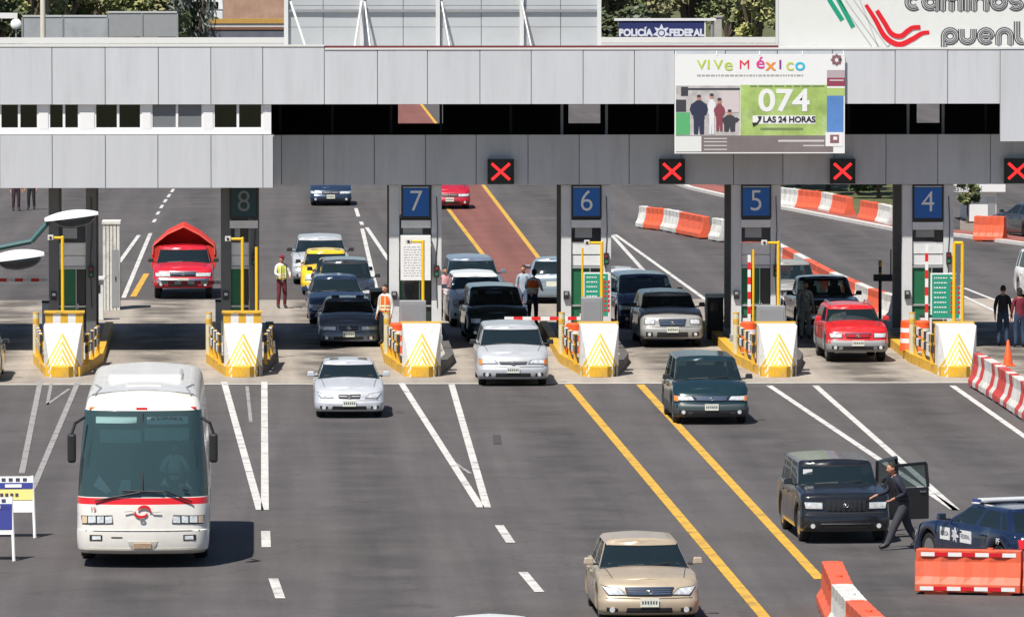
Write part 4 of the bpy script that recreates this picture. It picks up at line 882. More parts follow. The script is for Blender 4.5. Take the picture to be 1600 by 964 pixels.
# ---- queue left of booth 6
X,Y=at(779,537,4.9,.03); car('van','minivan','dark teal minivan waiting right behind the silver minivan','minivan',X,Y,.03,green_p,over=dict(L=4.7,W=1.84,H=1.72),lights='square',mirror=black_m,group='queue left of booth 6')
X,Y=at(749,512,4.5,.03); car('suv','suv','white suv in the queue left of booth 6','suv',X,Y,.03,white_pc,over=dict(H=1.70,W=1.8),lights='square',grille='split',group='queue left of booth 6')
X,Y=at(742,486,4.5,.03); car('suv','suv','dark blue suv behind the white one in the queue left of booth 6','suv',X,Y,.03,navy2,over=dict(H=1.75),group='queue left of booth 6')
p=G(868,470); car('hatch','hatchback','pale blue hatchback half hidden behind the left column of booth 6','car',p.x,p.y,pi-.1,ltblue,over=dict(H=1.55),group='queue left of booth 6')
# ---- left of booth 5
X,Y=at(1051,544,4.6,.03); car('suv','suv','silver suv with big bumper waiting left of booth 5','suv',X,Y,.03,warmgrey,over=dict(H=1.66,W=1.84,gz=(.55,.80),bz=(.08,.3)),grille='chrome',lights='square',bumper=warmgrey,rack=False,mirror=black_m,group='queue left of booth 5')
X,Y=at(1016,515,4.8,.05); car('van','minivan','dark navy minivan behind the silver suv left of booth 5','minivan',X,Y,.05,navy,over=dict(H=1.72,L=4.7),mirror=black_m,group='queue left of booth 5')
# ---- left of booth 4
X,Y=at(1341,567,4.3,.03); rs_,ri=car('suv','suv','bright red suv waiting left of booth 4','suv',X,Y,.03,red_p,over=dict(L=4.35,W=1.76,H=1.66,z0=.30,hf=.98,amber=False),grille='split',lights='rect',trim=plast_grey,bumper=plast_grey,rack=alu,group='queue left of booth 4')
X,Y=at(1297,527,5.2,.03); car('pickup','pickup_truck','black pickup truck behind the bright red suv','pickup',X,Y,.03,black_p,over=dict(H=1.86,L=5.3),grille='chrome',lights='square',bumper=chrome,mirror=black_m,group='queue left of booth 4')
X,Y=at(1240,500,5.2,.05); car('pickup','pickup_truck','silver pickup truck behind booth 5, last before the barriers','pickup',X,Y,.05,warmgrey,over=dict(H=1.88),grille='chrome',lights='square',bumper=chrome,mirror=black_m,group='queue left of booth 4')
# ---- right edge, left edge, behind booth 6
p=G(1648,470); car('van','minivan','white minivan cut by the right edge behind the two pedestrians','minivan',p.x,p.y,.1,white_pc,mirror=black_m)
p=G(1612,372); car('sedan','sedan','dark grey car with red tail lights at the right edge by the kerb','car',p.x,p.y,pi+.35,dkgrey)
X,Y=at(-50,598,4.6); car('sedan','sedan','black car just cut off by the left edge','car',X,Y,0,black_p)
p=G(975,486); car('sedan','sedan','pale silver car half hidden behind the fare board of booth 6','car',p.x,p.y,.1,silver2,over=dict(W=1.7))
# ---- red truck with red tarpaulin
X,Y=at(286,468,5.6); trk,ti=car('pickup','truck','red pickup truck with a peaked red tarpaulin over its load','truck',X,Y,0,paint('truck_red',(.62,.012,.03)),over=dict(L=5.6,W=1.96,H=1.78,hf=1.02,cowl=1.16,belt=1.16,deck=1.16,z0=.36,wR=.40,amber=False,gz=(.60,.82)),grille='chrome',lights='wide',bumper=chrome,mirror=black_m)
LOAD=0; tarp=mat('tarpaulin_red',(.62,.035,.02),.75,noise=.15,nscale=2,bump=.4,bscale=3)
mb=MB(); y0=ti['yc']+1.75; y1=ti['yB']+.1; w_=1.03
rows=[]
for y_ in [lerp(y0,y1,k/8) for k in range(9)]:
    sg_=.03*sin(k*1.3); y_=y_+0; rows.append([(-w_-.01,y_,.85),(-w_-.04*abs(sin(y_*3)),y_,1.25),(-w_*.97,y_,1.60),(-w_*.52,y_,1.99-.05*cos(y_*4)),(0,y_,2.24-.06*cos(y_*4)),(w_*.50,y_,1.97-.05*cos(y_*4)),(w_*.97,y_,1.58),(w_+.04*abs(sin(y_*3)),y_,1.25),(w_+.01,y_,.85)])
mb.grid(rows,tarp); mb.add(rows[-1],[tuple(range(9))],tarp)
# front gable: recessed with open triangular shadow behind the cab
fr_=rows[0]; rec=[(a*.97,b+.9,c-.03) for a,b,c in fr_]; mb.add(rec,[tuple(range(9))],tarp)
mb.add([fr_[0],fr_[1],fr_[2],(-w_*.72,y0+.03,1.6),(-w_*.8,y0+.03,.9)],[(0,1,2,3,4)],tarp); mb.add([fr_[8],fr_[7],fr_[6],(w_*.72,y0+.03,1.6),(w_*.8,y0+.03,.9)],[(0,1,2,3,4)],tarp)
tp=mb.build('tarpaulin',trk,smooth=25)
mb=MB(); 
mb.tube([(-w_*.98,y0-.02,1.3),(-w_*.97,y0-.02,1.60),(-w_*.52,y0-.02,1.97),(0,y0-.02,2.21),(w_*.5,y0-.02,1.95),(w_*.97,y0-.02,1.58),(w_*.98,y0-.02,1.3)],.025,mat('tarp_edge',(.72,.12,.09),.6),n=6); mb.build('hem',tp)
mb=MB(); mb.bx(-.98,.98,y0+.1,y1-.1,.75,1.3,paint('truck_red',(0,0,0))); mb.build('cargo_bed',trk)
# ================================================================ THE BUS
bp=G(223,888); BL=9.6; bus=thing('bus','white coach with a red stripe under its big windscreen','bus',(bp.x,bp.y,0),.0)
bw=mat('bus_white',(.78,.75,.69),.3,coat=.6,noise=.03,dirt=(.45,.42,.38),dscale=1.2,damt=.35); bred=mat('bus_red',(.72,.015,.02),.35,coat=.5)
blev=[(.28,.14,1.22,0),(.36,.03,1.29,0),(.50,0,1.305,0),(.74,.015,1.305,0),(.76,.05,1.30,0),(1.02,.07,1.30,0),(1.20,.09,1.30,0),(1.255,.10,1.295,0),(1.385,.115,1.29,0),(1.40,.12,1.285,0),(1.85,.18,1.26,0),(2.3,.27,1.225,0),(2.75,.40,1.185,0),(3.0,.50,1.16,0),(3.08,.55,1.15,0),(3.2,.66,1.12,0),(3.30,.85,1.07,0),(3.36,1.1,.98,0)]
RB=.30
def bus_y(xx,dy,hw):
    a=abs(xx); y=dy+.22*(a/hw)**2
    if a>hw-RB: q=min(1,(a-(hw-RB))/RB); y+=RB*(1-sqrt(max(0,1-q*q)))
    return y
def bring(z,dy,hw):
    r=[]
    for fx in (0,.2,.4,.6,.8,.97): xx=fx*(hw-RB); r.append((xx,bus_y(xx,dy,hw)))
    for k in range(1,7): xx=hw-RB+RB*sin(pi/2*k/6); r.append((xx,bus_y(xx-1e-6,dy,hw)))
    for q in (1.3,1.9,2.1,2.3,2.5,2.7,2.9,3.1,3.3,4.5,6,6.2,6.4,6.6,6.8,7.0,7.2,7.4,7.6,8.6): r.append((hw,q))
    for k in range(5,0,-1): xx=hw-RB+RB*sin(pi/2*k/5); r.append((xx,BL-.15*max(0,z-2.6)-RB*(1-cos(pi/2*k/5))))
    for fx in (.9,.5,0): r.append((fx*(hw-RB),BL-.15*max(0,z-2.6)))
    return r
mb=MB(); glassb=glass_mat('bus_glass',(.66,.80,.80),.05,(.14,.27,.28),.22); ws=MB(); sw=MB(); R5=[]
for z,dy,hw,_ in blev:
    rr=bring(z,dy,hw); o=[]
    for a,b in rr:
        zz=z
        for q in (2.5,6.8):
            if abs(b-q)<.56 and z<1.1 and a>1.1: zz=max(z, min(1.06+.0*z,.5+sqrt(.56**2-(b-q)**2)))
        o.append((a,b,zz+ (.06*smooth((b-1)/1.2)*(z>3.1))))
    R5.append(o)
nb=len(R5[0])
for sg in (1,-1):
    for k in range(len(blev)-1):
        z=blev[k][0]
        for i in range(nb-1):
            q=[(sg*a,b,c) for a,b,c in (R5[k][i],R5[k][i+1],R5[k+1][i+1],R5[k+1][i])]
            if 9<=k<=13 and i<10: ws.add(q,[(0,1,2,3)],glassb)
            elif 9<=k<=12 and 12<=i<=30 and i not in(13,20): sw.add(q,[(0,1,2,3)],winglass)
            else: mb.add(q,[(0,1,2,3)], bred if k==7 and i<11 else (black_m if (9<=k<=13 and i<12) else bw))
capb=[[(c_*a,b,c+(1-c_*c_)*.07) for c_ in (-1,-.7,-.35,0,.35,.7,1)] for a,b,c in R5[-1]]
mb.grid(capb,bw); mb.grid([[(-a,b,c),(a,b,c)] for a,b,c in R5[0]],black_m)
mb.build('body',bus,smooth=True); wso=ws.build('windshield',bus,smooth=True); sw.build('side_window',bus,smooth=True)
mb=MB(); mb.cyl((0,.10+.0,1.5),(0,.50,3.03),.018,black_m,n=6); mb.build('centre_pillar',wso)
def bfp(x,z,off=.01):
    for a,b in zip(blev[:-1],blev[1:]):
        if z<=b[0]: k=(z-a[0])/(b[0]-a[0]); dy=lerp(a[1],b[1],k); hw=lerp(a[2],b[2],k); break
    return Vector((x,bus_y(x,dy,hw)-off,z))
def bpatch(nm,quad,m,off=.012,parent=bus,nx=8,nz=3):
    mb=MB(); P_=[[bfp(lerp(lerp(quad[0][0],quad[1][0],i/nx),lerp(quad[3][0],quad[2][0],i/nx),j/nz),lerp(lerp(quad[0][1],quad[1][1],i/nx),lerp(quad[3][1],quad[2][1],i/nx),j/nz),off) for i in range(nx+1)] for j in range(nz+1)]
    mb.grid(P_,m); e=P_[0]+[r[-1] for r in P_[1:]]+P_[-1][-2::-1]+[r[0] for r in P_[-2:0:-1]]; e=e+[e[0]]; mb.grid([e,[q+Vector((0,off+.015,0)) for q in e]],m); return mb.build(nm,parent,smooth=True)
def mirq(q,sg): q=[(sg*a,b) for a,b in q]; return q if sg>0 else [q[1],q[0],q[3],q[2]]
for sg in (1,-1):
    h_=bpatch('headlight',mirq([(.58,.88),(1.20,.86),(1.22,1.03),(.60,1.05)],sg),black_m)
    for a,b in ((.60,.74),(.77,.90),(.93,1.08)): bpatch('lens',mirq([(a,.90),(b,.89),(b,1.02),(a,1.03)],sg),headglass,.022,parent=h_,nx=3)
    bpatch('turn_signal',mirq([(1.10,.89),(1.2,.88),(1.2,1.02),(1.10,1.02)],sg),mat('clear_amber',(.7,.55,.4),.2),.022,nx=3)
    f_=bpatch('fog_lamp',mirq([(.80,.55),(1.05,.55),(1.05,.66),(.80,.66)],sg),black_m); bpatch('lens',mirq([(.83,.57),(1.0,.57),(1.0,.64),(.83,.64)],sg),headglass,.02,parent=f_,nx=3)
bpatch('bumper_line',[(-1.28,.735),(1.28,.735),(1.28,.75),(-1.28,.75)],CS,.006,nx=16,nz=1)
bpatch('bumper_slot',[(-.62,.60),(-.40,.60),(-.40,.625),(-.62,.625)],CS,.006,nx=3,nz=1)
bpatch('lower_lip',[(-1.2,.36),(1.2,.36),(1.2,.40),(-1.2,.40)],mat('cream_trim',(.7,.66,.55),.5),.008,nx=14,nz=1)
pb_=bpatch('plate_recess',[(-.22,.38),(.22,.38),(.30,.54),(-.30,.54)],mat('plate_recess',(.55,.52,.45),.5),.012); bpatch('number_plate',[(-.17,.40),(.17,.40),(.17,.50),(-.17,.50)],mat('plate_orange',(.62,.42,.28),.5,noise=.3,nscale=20),.03,parent=pb_)
# swirl emblem: two interlocked red strokes, small maker's badge below
def arcb(cx,cz,r,a0,a1,n=10,sq=.7): return [(cx+r*cos(radians(lerp(a0,a1,k/n))),cz+sq*r*sin(radians(lerp(a0,a1,k/n)))) for k in range(n+1)]
mb=MB(); yq=bfp(0,1.12,.016).y
for i_,pts in enumerate((arcb(.03,1.14,.12,-20,175),arcb(-.03,1.10,.12,160,355))): ribbon(mb,pts,[.02+.035*sin(pi*q/10) for q in range(11)],bred,yq-.003*i_,.02)
for i_,pts in enumerate(([(-.36,1.12),(-.2,1.135),(-.17,1.10)],[(.36,1.12),(.2,1.105),(.17,1.14)])): ribbon(mb,pts,.015,mat('emblem_wing',(.45,.42,.38),.5),yq-.008,.02)
mb.build('emblem',bus); mb=MB(); ribbon(mb,arcb(0,.955,.05,0,360,14),.014,steel_m,bfp(0,.95,.02).y,.02); mb.build('badge',bus)
text('19',.15,mat('pale_red',(.6,.25,.22),.5),'lettering',bus,(-.98,bfp(-.98,1.16,.02).y,1.16),(pi/2,0,-.4),.004,sx=.8)
# wipers
for sg,a,b in ((1,(-.95,1.33),(-.05,1.50)),(1,(.98,1.30),(.45,1.52))):
    mb=MB(); A=bfp(a[0],a[1],.05); B=bfp(b[0],b[1],.05); mb.cyl(A,B,.018,black_m,n=6); C_=bfp(b[0]-.35*(1 if b[0]<0 else -1)*1,b[1]+.03,.05); D=bfp(min(1.1,b[0]+.45),b[1]+.0,.05); mb.cyl(C_,D,.02,black_m,n=6); mb.build('wiper',bus)
# interior: dash, seats, destination boards, sun blind, wheel
mb=MB(); mb.bx(-1.1,1.1,.62,1.15,1.0,1.50,mat('bus_dash',(.10,.13,.14),.7)); mb.build('dashboard',bus,bevel=.06)
mb=MB(); mb.bx(-1.18,1.18,.9,BL-.3,1.0,1.05,cabin_m); mb.bx(-1.1,1.1,BL-.5,BL-.4,1.05,3.1,mat('bus_trim',(.10,.12,.13),.8)); mb.build('cabin_floor',bus)
for r_ in range(4):
    for sx in (-.72,.72):
        mb=MB(); mb.box((sx,2.8+r_*1.3,1.75),(.95,.2,1.2),mat('bus_seat',(.10,.16,.2),.9)); mb.build('passenger_seat',bus,bevel=.05)
mb=MB(); mb.box((.62,2.05,1.65),(.5,.15,.9),mat('bus_seat',(0,0,0))); mb.build('driver_seat',bus,bevel=.05)
mb=MB(); MM=Matrix.Translation((.62,1.25,1.62))@Matrix.Rotation(radians(35),4,'X'); mb.tube([MM@Vector((.24*cos(a*pi/8),.24*sin(a*pi/8),0)) for a in range(17)],.02,black_m,n=6); mb.build('steering_wheel',bus)
def board(x0,x1,z0,z1,nm,m,yo=.07,txt=None):
    mb=MB(); y0=bfp((x0+x1)/2,(z0+z1)/2,-yo).y; k=(z1-z0)*.38; mb.add([(x0,y0-k/2,z0),(x1,y0-k/2,z0),(x1,y0+k/2,z1),(x0,y0+k/2,z1)]+[(x0,y0-k/2+.02,z0),(x1,y0-k/2+.02,z0),(x1,y0+k/2+.02,z1),(x0,y0+k/2+.02,z1)],[(0,1,2,3),(7,6,5,4),(0,4,5,1),(1,5,6,2),(2,6,7,3),(3,7,4,0)],m); o=mb.build(nm,bus)
    return o,y0
wb=mat('board_white',(.85,.87,.85),.5)
o1=bpatch('destination_board',[(-.93,2.84),(-.12,2.84),(-.12,2.97),(-.93,2.97)],wb,-.03); o2=bpatch('destination_board',[(.08,2.82),(.90,2.82),(.90,2.97),(.08,2.97)],wb,-.03); yy=bfp(.48,2.90,-.02).y
text('RAIDERA',.14,mat('board_text',(.12,.05,.09),.5),'lettering',o2,(.48,yy,2.90),(radians(111),0,.14),.002,sx=1.15)
bl=mat('blind',(.42,.52,.46),.8,noise=.15,nscale=3); bpatch('sun_blind',[(-.85,2.46),(-.03,2.46),(-.03,2.72),(-.85,2.72)],bl,-.05); bpatch('sun_blind',[(.03,2.50),(.92,2.50),(.92,2.75),(.03,2.75)],bl,-.05)
for q,m_ in (([(-.98,1.62),(-.72,1.46),(-.62,1.52),(-.86,1.82)],wb),([(-.5,1.48),(-.24,1.48),(-.24,1.74),(-.42,1.74)],mat('card_pale',(.45,.58,.55),.6)),([(.36,1.62),(.48,1.66),(.44,1.78),(.40,1.74)],wb),([(.86,1.7),(.98,1.56),(.96,1.54),(.84,1.62)],wb),([(.08,1.47),(.24,1.47),(.24,1.53),(.08,1.53)],wb)):
    mb=MB(); v=[bfp(a,b,-.05) for a,b in q]; mb.add(v+[p_+Vector((0,.01,0)) for p_ in v],[(0,1,2,3),(7,6,5,4),(0,4,5,1),(1,5,6,2),(2,6,7,3),(3,7,4,0)],m_); mb.build('paper_card',bus)
# roof fittings
mb=MB(); mb.bx(-.75,.75,4.2,6.4,3.40,3.56,bw); mb.build('air_conditioner',bus,bevel=.06)
mb=MB(); mb.bx(-.35,.35,2.0,2.65,3.44,3.50,bw); mb.build('roof_hatch',bus,bevel=.02)
mb=MB(); mb.bx(-.30,.30,1.25,1.28,3.425,3.445,steel_m); mb.build('roof_seam',bus)
for sg in(1,-1):
    mb=MB(); mb.tube([(sg*.95,1.2,3.36),(sg*.85,2.0,3.44),(sg*.98,3.2,3.42)],.022,steel_m,n=6); mb.build('roof_rail',bus)
for x_ in (-.02,1.0,-1.0): mb=MB(); p_=bfp(x_,3.12,.0); mb.box(p_,(.22 if abs(x_)<.1 else .12,.05,.05),redlens if x_>=-.5 else amber); mb.build('marker_light',bus,bevel=.01)
for sg in(1,-1):
    mb=MB(); mb.box((sg*1.40,.35,2.36),(.17,.16,.58),black_m); mo=mb.build('side_mirror',bus,bevel=.05); mb=MB(); mb.tube([(sg*1.15,.62,2.95),(sg*1.33,.35,2.85),(sg*1.40,.33,2.65)],.03,black_m,n=6); mb.build('arm',mo); mb=MB(); mb.box((sg*1.40,.435,2.36),(.13,.01,.5),mat('mirror_glass',(0,0,0))); mb.build('mirror_glass',mo)
for sx in(1,-1):
    for q in (2.5,6.8):
        MW=Matrix.Translation((sx*1.12,q,.5))@Matrix.Rotation(pi/2*sx,4,'Y'); mb=MB(); mb.lathe([(.3,-.14),(.46,-.14),(.5,-.08),(.5,.08),(.46,.14),(.3,.14)],rubber,MW,28); wh=mb.build('wheel',bus,smooth=True); mb=MB(); mb.lathe([(0,.1),(.12,.1),(.16,.06),(.30,.08),(.31,.13),(.31,-.1),(0,-.1)],alu,MW,24); mb.build('rim',wh,smooth=True)
# ================================================================ WATER-FILLED BARRIERS
def barrier(ax,ay,bx_,by_,m,label,group,H=.85,bands=False,stripes=None,name='road_barrier',w0=.27,w1=.13):
    A=Vector((ax,ay,0)); B=Vector((bx_,by_,0)); L=(B-A).length-.03; a=math.atan2(B.y-A.y,B.x-A.x); C=(A+B)/2
    t=thing(name,label,'barrier',C,a,group)
    pf=[(-w0,0.05),(-w0,.2),(-w0*.72,.34),(-w1,.62),(-w1,H),(w1,H),(w1,.62),(w0*.72,.34),(w0,.2),(w0,.05)]
    nx=13; rows=[]
    for i in range(nx+1):
        x=-L/2+L*i/nx; rib=(i%3!=0) and 0<i<nx; e=.035 if rib else 0
        rows.append([(x,y-(e if y>0 else -e)*(1 if .3<z<H else .2),z) for y,z in pf])
    mb=MB()
    for i in range(nx):
        m_=m if not stripes else stripes[(i*len(stripes)//nx)%len(stripes)]
        mb.grid([rows[i],rows[i+1]],m_); mb.add([rows[i][0],rows[i+1][0],rows[i+1][-1],rows[i][-1]],[(0,1,2,3)],m_)
    for r_,m_ in ((rows[0],stripes[0] if stripes else m),(rows[-1],stripes[-1] if stripes else m)): mb.add(r_,[tuple(range(len(r_)))],m_)
    mb.build('body',t,bevel=.015)
    for q in (-.3,.3): mb=MB(); mb.box((L*q,0,.025),(L*.22,w0*1.7,.05),m if not stripes else stripes[0]); mb.build('foot',t)
    mb=MB(); mb.cyl((L*.2,0,H),(L*.2,0,H+.035),.06,m if not stripes else stripes[0],n=10); mb.build('filler_cap',t)
    mb=MB(); mb.box((-L/2-.012,0,H*.5),(.03,.1,H*.5),m if not stripes else stripes[0]); mb.box((-L/2+.12,0,H-.0),(.16,w1*1.2,.02),dark_m if False else (m if not stripes else stripes[0])); mb.build('coupling',t)
    if bands:
        rr=mat('band_red',(.6,.01,.02),.4)
        for z,yy in ((H-.09,-w1-.003),(.12,-w0-.003)):
            mb=MB()
            for k in range(7):
                mb.box((-L/2+.1+(L-.2)*(k+.5)/7,yy,z),((L-.2)/7*(1 if k%2 else 1),.006,.075),rr if k%2 else white_m)
            mb.build('reflective_band',t)
    return t
def chain(pts,mats,labels,group,**k):
    for (a,b),m,l in zip(zip(pts[:-1],pts[1:]),mats,labels):
        A=G(*a);B=G(*b); barrier(A.x,A.y,B.x,B.y,m,l,group,**k)
O,Wm=orange_m,wplast_m
chain([(1003,356),(1014,358),(1042,361),(1066,366),(1104,374)],[Wm,O,Wm,O],['short white barrier at the left end of the row seen between booths 6 and 5','left orange barrier of the row seen between booths 6 and 5','white barrier between the two orange ones seen between booths 6 and 5','right orange barrier of the row seen between booths 6 and 5'],'barriers in the far row')
chain([(1117,376),(1133,379)],[Wm],['lone white barrier close to the left column of booth 5'],'barriers in the far row')
chain([(1160,383),(1184,387)],[O],['orange barrier seen through the gap of booth 5'],'barriers in the far row')
chain([(1219,325),(1251,329),(1288,333),(1305,337),(1328,342)],[Wm,O,Wm,O],['white barrier next to the right column of booth 5 on the far kerb','first orange barrier from booth 5 on the far kerb','narrow white barrier between two orange ones on the far kerb','second orange barrier from booth 5 on the far kerb'],'barriers on the far kerb')
chain([(1349,347),(1377,352),(1396,357)],[O,Wm],['orange barrier nearest booth 4 on the far kerb','white barrier nearest booth 4 on the far kerb'],'barriers on the far kerb')
dp=[(1212,416),(1228,425),(1246,435),(1262,444),(1282,455),(1302,466),(1322,475),(1342,484),(1362,493),(1384,500),(1404,506)]
ms=[Wm,O,Wm,O,O,Wm,O,Wm,O,Wm]
ll=['white barrier beside the pipe of booth 5 at the far end of the diagonal row','first orange barrier of the diagonal row, above the silver pickup','second white barrier of the diagonal row, above the silver pickup','orange barrier above the right side of the silver pickup roof','orange barrier right of the silver pickup roof','white barrier between the silver and the black pickup roofs','orange barrier behind the black pickup roof','white barrier behind the black pickup roof','orange barrier at the right side of the black pickup roof','white barrier behind the black and yellow pole']
chain(dp,ms,ll,'diagonal row of barriers behind booth 5 and 4')
Yq=0
chain([(1424,363),(1444,365),(1472,368)],[O,Wm],['orange barrier seen through booth 4','white barrier seen through booth 4'],'barriers seen through booth 4')
chain([(1523,377),(1571,378)],[O],['wide orange barrier by the small white building'],None,H=.95)
sr=mat('barrier_red',(.55,.045,.04),.55,noise=.1,dirt=(.35,.2,.18),dscale=4,damt=.6)
rp=[(1528,604),(1549,616),(1571,630),(1594,645),(1618,661),(1645,678)]
for i,(a,b) in enumerate(zip(rp[:-1],rp[1:])):
    A=G(*a);B=G(*b); barrier(A.x,A.y,B.x,B.y,sr,['red and white striped barrier next to the crash block of booth 4','second striped barrier from the crash block of booth 4','third striped barrier from the crash block of booth 4','striped barrier cut by the right edge','striped barrier just beyond the right edge'][i],'red and white striped barriers at the right edge',stripes=[sr,Wm,sr,Wm] if i%2==0 else [Wm,sr,Wm,sr],H=.9)
fp_=[(1300,947),(1316,985),(1338,1012),(1366,1040),(1400,1068)]
for i,(a,b) in enumerate(zip(fp_[:-1],fp_[1:])):
    A=G(*a);B=G(*b); barrier(A.x,A.y,B.x,B.y,[O,Wm,O,Wm][i],['orange barrier at the bottom, where the right yellow line ends','white barrier at the bottom between two orange ones','orange barrier cut by the bottom edge','white barrier cut by the bottom edge, right of the orange one'][i],'barriers standing end to end at the bottom edge',w0=.30,w1=.2)
A=G(1431,926);B=G(1598,929); barrier(A.x,A.y,B.x,B.y,O,'big orange barrier with reflective bands in front of the police car','big banded barriers',bands=True)
A=G(1599,929);B=G(1765,932); barrier(A.x,A.y,B.x,B.y,O,'big orange banded barrier cut by the right edge','big banded barriers',bands=True)
# cone
def cone(px,py,label,h=.72):
    p=G(px,py); t=thing('traffic_cone',label,'traffic cone',(p.x,p.y,.005)); m=mat('cone_orange',(.9,.11,.02),.5)
    mb=MB(); mb.box((0,0,.02),(.38,.38,.04),m); mb.build('base',t,bevel=.01); mb=MB(); mb.lathe([(.15,.04),(.13,.1),(.03,h),(.02,h+.01)],m,n=20); mb.build('body',t,smooth=True)
cone(1575,572,'orange traffic cone on the ground behind the striped barriers')
# A-frame signs bottom left
navy_s=mat('sign_navy',(.02,.03,.22),.5); yel_s=mat('sign_pale_yellow',(.75,.62,.2),.5); char=mat('sign_char',(.03,.03,.06),.5)
def aframe(px,py,label,wd=1.15,hh=1.2,sh=0):
    p=G(px,py); t=thing('folding_road_sign',label,'road sign',(p.x,p.y,0),.05,'folding road signs at the left edge')
    for yy,sg in ((-.42,1),(.42,-1)):
        for sx in (-1,1):
            mb=MB(); mb.cyl((sx*wd/2,yy,0),(sx*wd/2*.93,yy*.06,hh),.032,white_m,n=6); mb.build('leg',t)
        mb=MB(); k=lambda z: yy*(1-.94*z/hh)-.02*sg
        def sl(x0,x1,z0,z1,m,o=0): mb.add([(x0,k(z0)-o,z0),(x1,k(z0)-o,z0),(x1,k(z1)-o,z1),(x0,k(z1)-o,z1),(x0,k(z0)-o+.012,z0),(x1,k(z0)-o+.012,z0),(x1,k(z1)-o+.012,z1),(x0,k(z1)-o+.012,z1)],[(0,1,2,3),(7,6,5,4),(0,4,5,1),(1,5,6,2),(2,6,7,3),(3,7,4,0)],m)
        w=wd/2*.95; sl(-w,w,hh*.42,hh*1.0,white_m)
        if sg==1:
            sl(-w,w,hh*.80,hh*.90,navy_s,.014); sl(-w,w,hh*.62,hh*.79,yel_s,.014) if sh==0 else sl(-w,w,hh*.5,hh*.86,navy_s,.014)
            for i in range(6): sl(-w*.8+i*w*.28,-w*.8+i*w*.28+w*.16,hh*.925,hh*.975,char,.014)
            sl(-w*.1,w*.55,hh*.825,hh*.875,white_m,.028)
            for i in range(5): sl(-w*.5+i*w*.2,-w*.5+i*w*.2+w*.12,hh*.68,hh*.73,char if sh==0 else white_m,.028)
        mb.build('panel',t)
aframe(12,838,'rear folding sign at the left edge, with navy and pale yellow bands',1.1,1.25)
aframe(-22,874,'front folding sign at the left edge, with a large navy field',1.1,1.25,1)
# ================================================================ BANNER, BILLBOARDS
Yb=YF-.12
def bz(py): return VZ(py,Yb,1186)
def bxx(px): return VX(px,Yb,160)
ban=thing('banner','printed banner reading VIVE MEXICO and 074 hung over the bridge','banner',(bxx(1187),Yb,bz(240)))
bx0,bz0=bxx(1187),bz(240)
def B_(px,py): return (bxx(px)-bx0, bz(py)-bz0)
def bquad(mb,x0,y0,x1,y1,m,lay=1):
    a=B_(x0,y1); b=B_(x1,y0); o=-.004*lay; mb.bx(a[0],b[0],o-.003,o,a[1],b[1],m)
pr=lambda n,c,**k: mat('print_'+n,c,.55,**k)
mb=MB(); bquad(mb,1054,85,1320,240,pr('white',(.80,.81,.80)),1); mb.build('cloth',ban)
mb=MB(); bquad(mb,1056,212,1302,238,pr('brown_grey',(.20,.17,.17),noise=.15,nscale=1),2); bquad(mb,1056,213,1096,237,pr('paper',(.72,.74,.72)),3)
for y_ in (216,221,227,233): bquad(mb,1100,y_,1136,y_+1.6,pr('pale',(.6,.58,.58)),3)
bquad(mb,1216,219,1288,222,pr('pale',(0,0,0)),3); bquad(mb,1255,227,1288,229,pr('pale',(0,0,0)),3); mb.build('footer',ban)
mb=MB(); bquad(mb,1157,133,1292,212,mat('print_green_field',(.36,.50,.14),.55,noise=.35,nscale=1.2,dirt=(.6,.72,.45),dscale=.9,damt=.8),2); mb.build('green_field',ban)
ph=mat('print_dark_blue',(.03,.035,.07),.55); sk=pr('skin',(.5,.25,.18)); mb=MB(); bquad(mb,1056,134,1156,212,mat('print_photo_ground',(.50,.48,.47),.55,noise=.3,nscale=3),2)
bquad(mb,1075,138,1156,141,pr('dark',(.05,.05,.06)),3); bquad(mb,1056,176,1078,211,pr('van_green',(.10,.42,.16)),3); bquad(mb,1056,156,1072,175,pr('dark',(0,0,0)),3)
for x_,w_,y0,y1,mt_,mh in ((1092,13,155,210,ph,sk),(1112,6,153,210,pr('white2',(.75,.75,.77)),sk),(1124,8,160,205,pr('maroon',(.25,.06,.08)),sk),(1140,14,178,206,pr('dark',(0,0,0)),sk)):
    Hh=y1-y0; lay_=-.004*(4+.3*(x_%5)); s_=w_/55.2
    ribbon(mb,[B_(x_,y0+2),B_(x_,y0+4),B_(x_,y0+8),B_(x_,y0+.30*Hh),B_(x_,y0+.48*Hh),B_(x_,y0+.55*Hh)],[s_*.5,s_*.9,s_*1.75,s_*1.7,s_*1.35,s_*1.45],mt_,lay_,.002)
    for q in (-1,1): ribbon(mb,[B_(x_+q*w_*.28,y0+.52*Hh),B_(x_+q*w_*.36,y1)],[s_*.72,s_*.5],mt_,lay_-.0005*(q+2),.002); ribbon(mb,[B_(x_+q*w_*.72,y0+8),B_(x_+q*w_*.95,y0+.3*Hh),B_(x_+q*w_*.7,y0+.45*Hh)],[s_*.4,s_*.35,s_*.25],mt_,lay_-.003-.0005*q,.001)
    c_=B_(x_,y0-2); mb.ell((c_[0],lay_-.001,c_[1]),(.065,.002,.085),mh,12,8); mb.ell((c_[0],lay_-.0035,c_[1]+.045),(.062,.001,.045),pr('dark',(0,0,0)),12,6)
bquad(mb,1128,142,1155,176,pr('pink_truck',(.62,.55,.55)),3.6); bquad(mb,1064,136,1075,150,pr('dark',(0,0,0)),3.6); mb.build('photograph',ban)
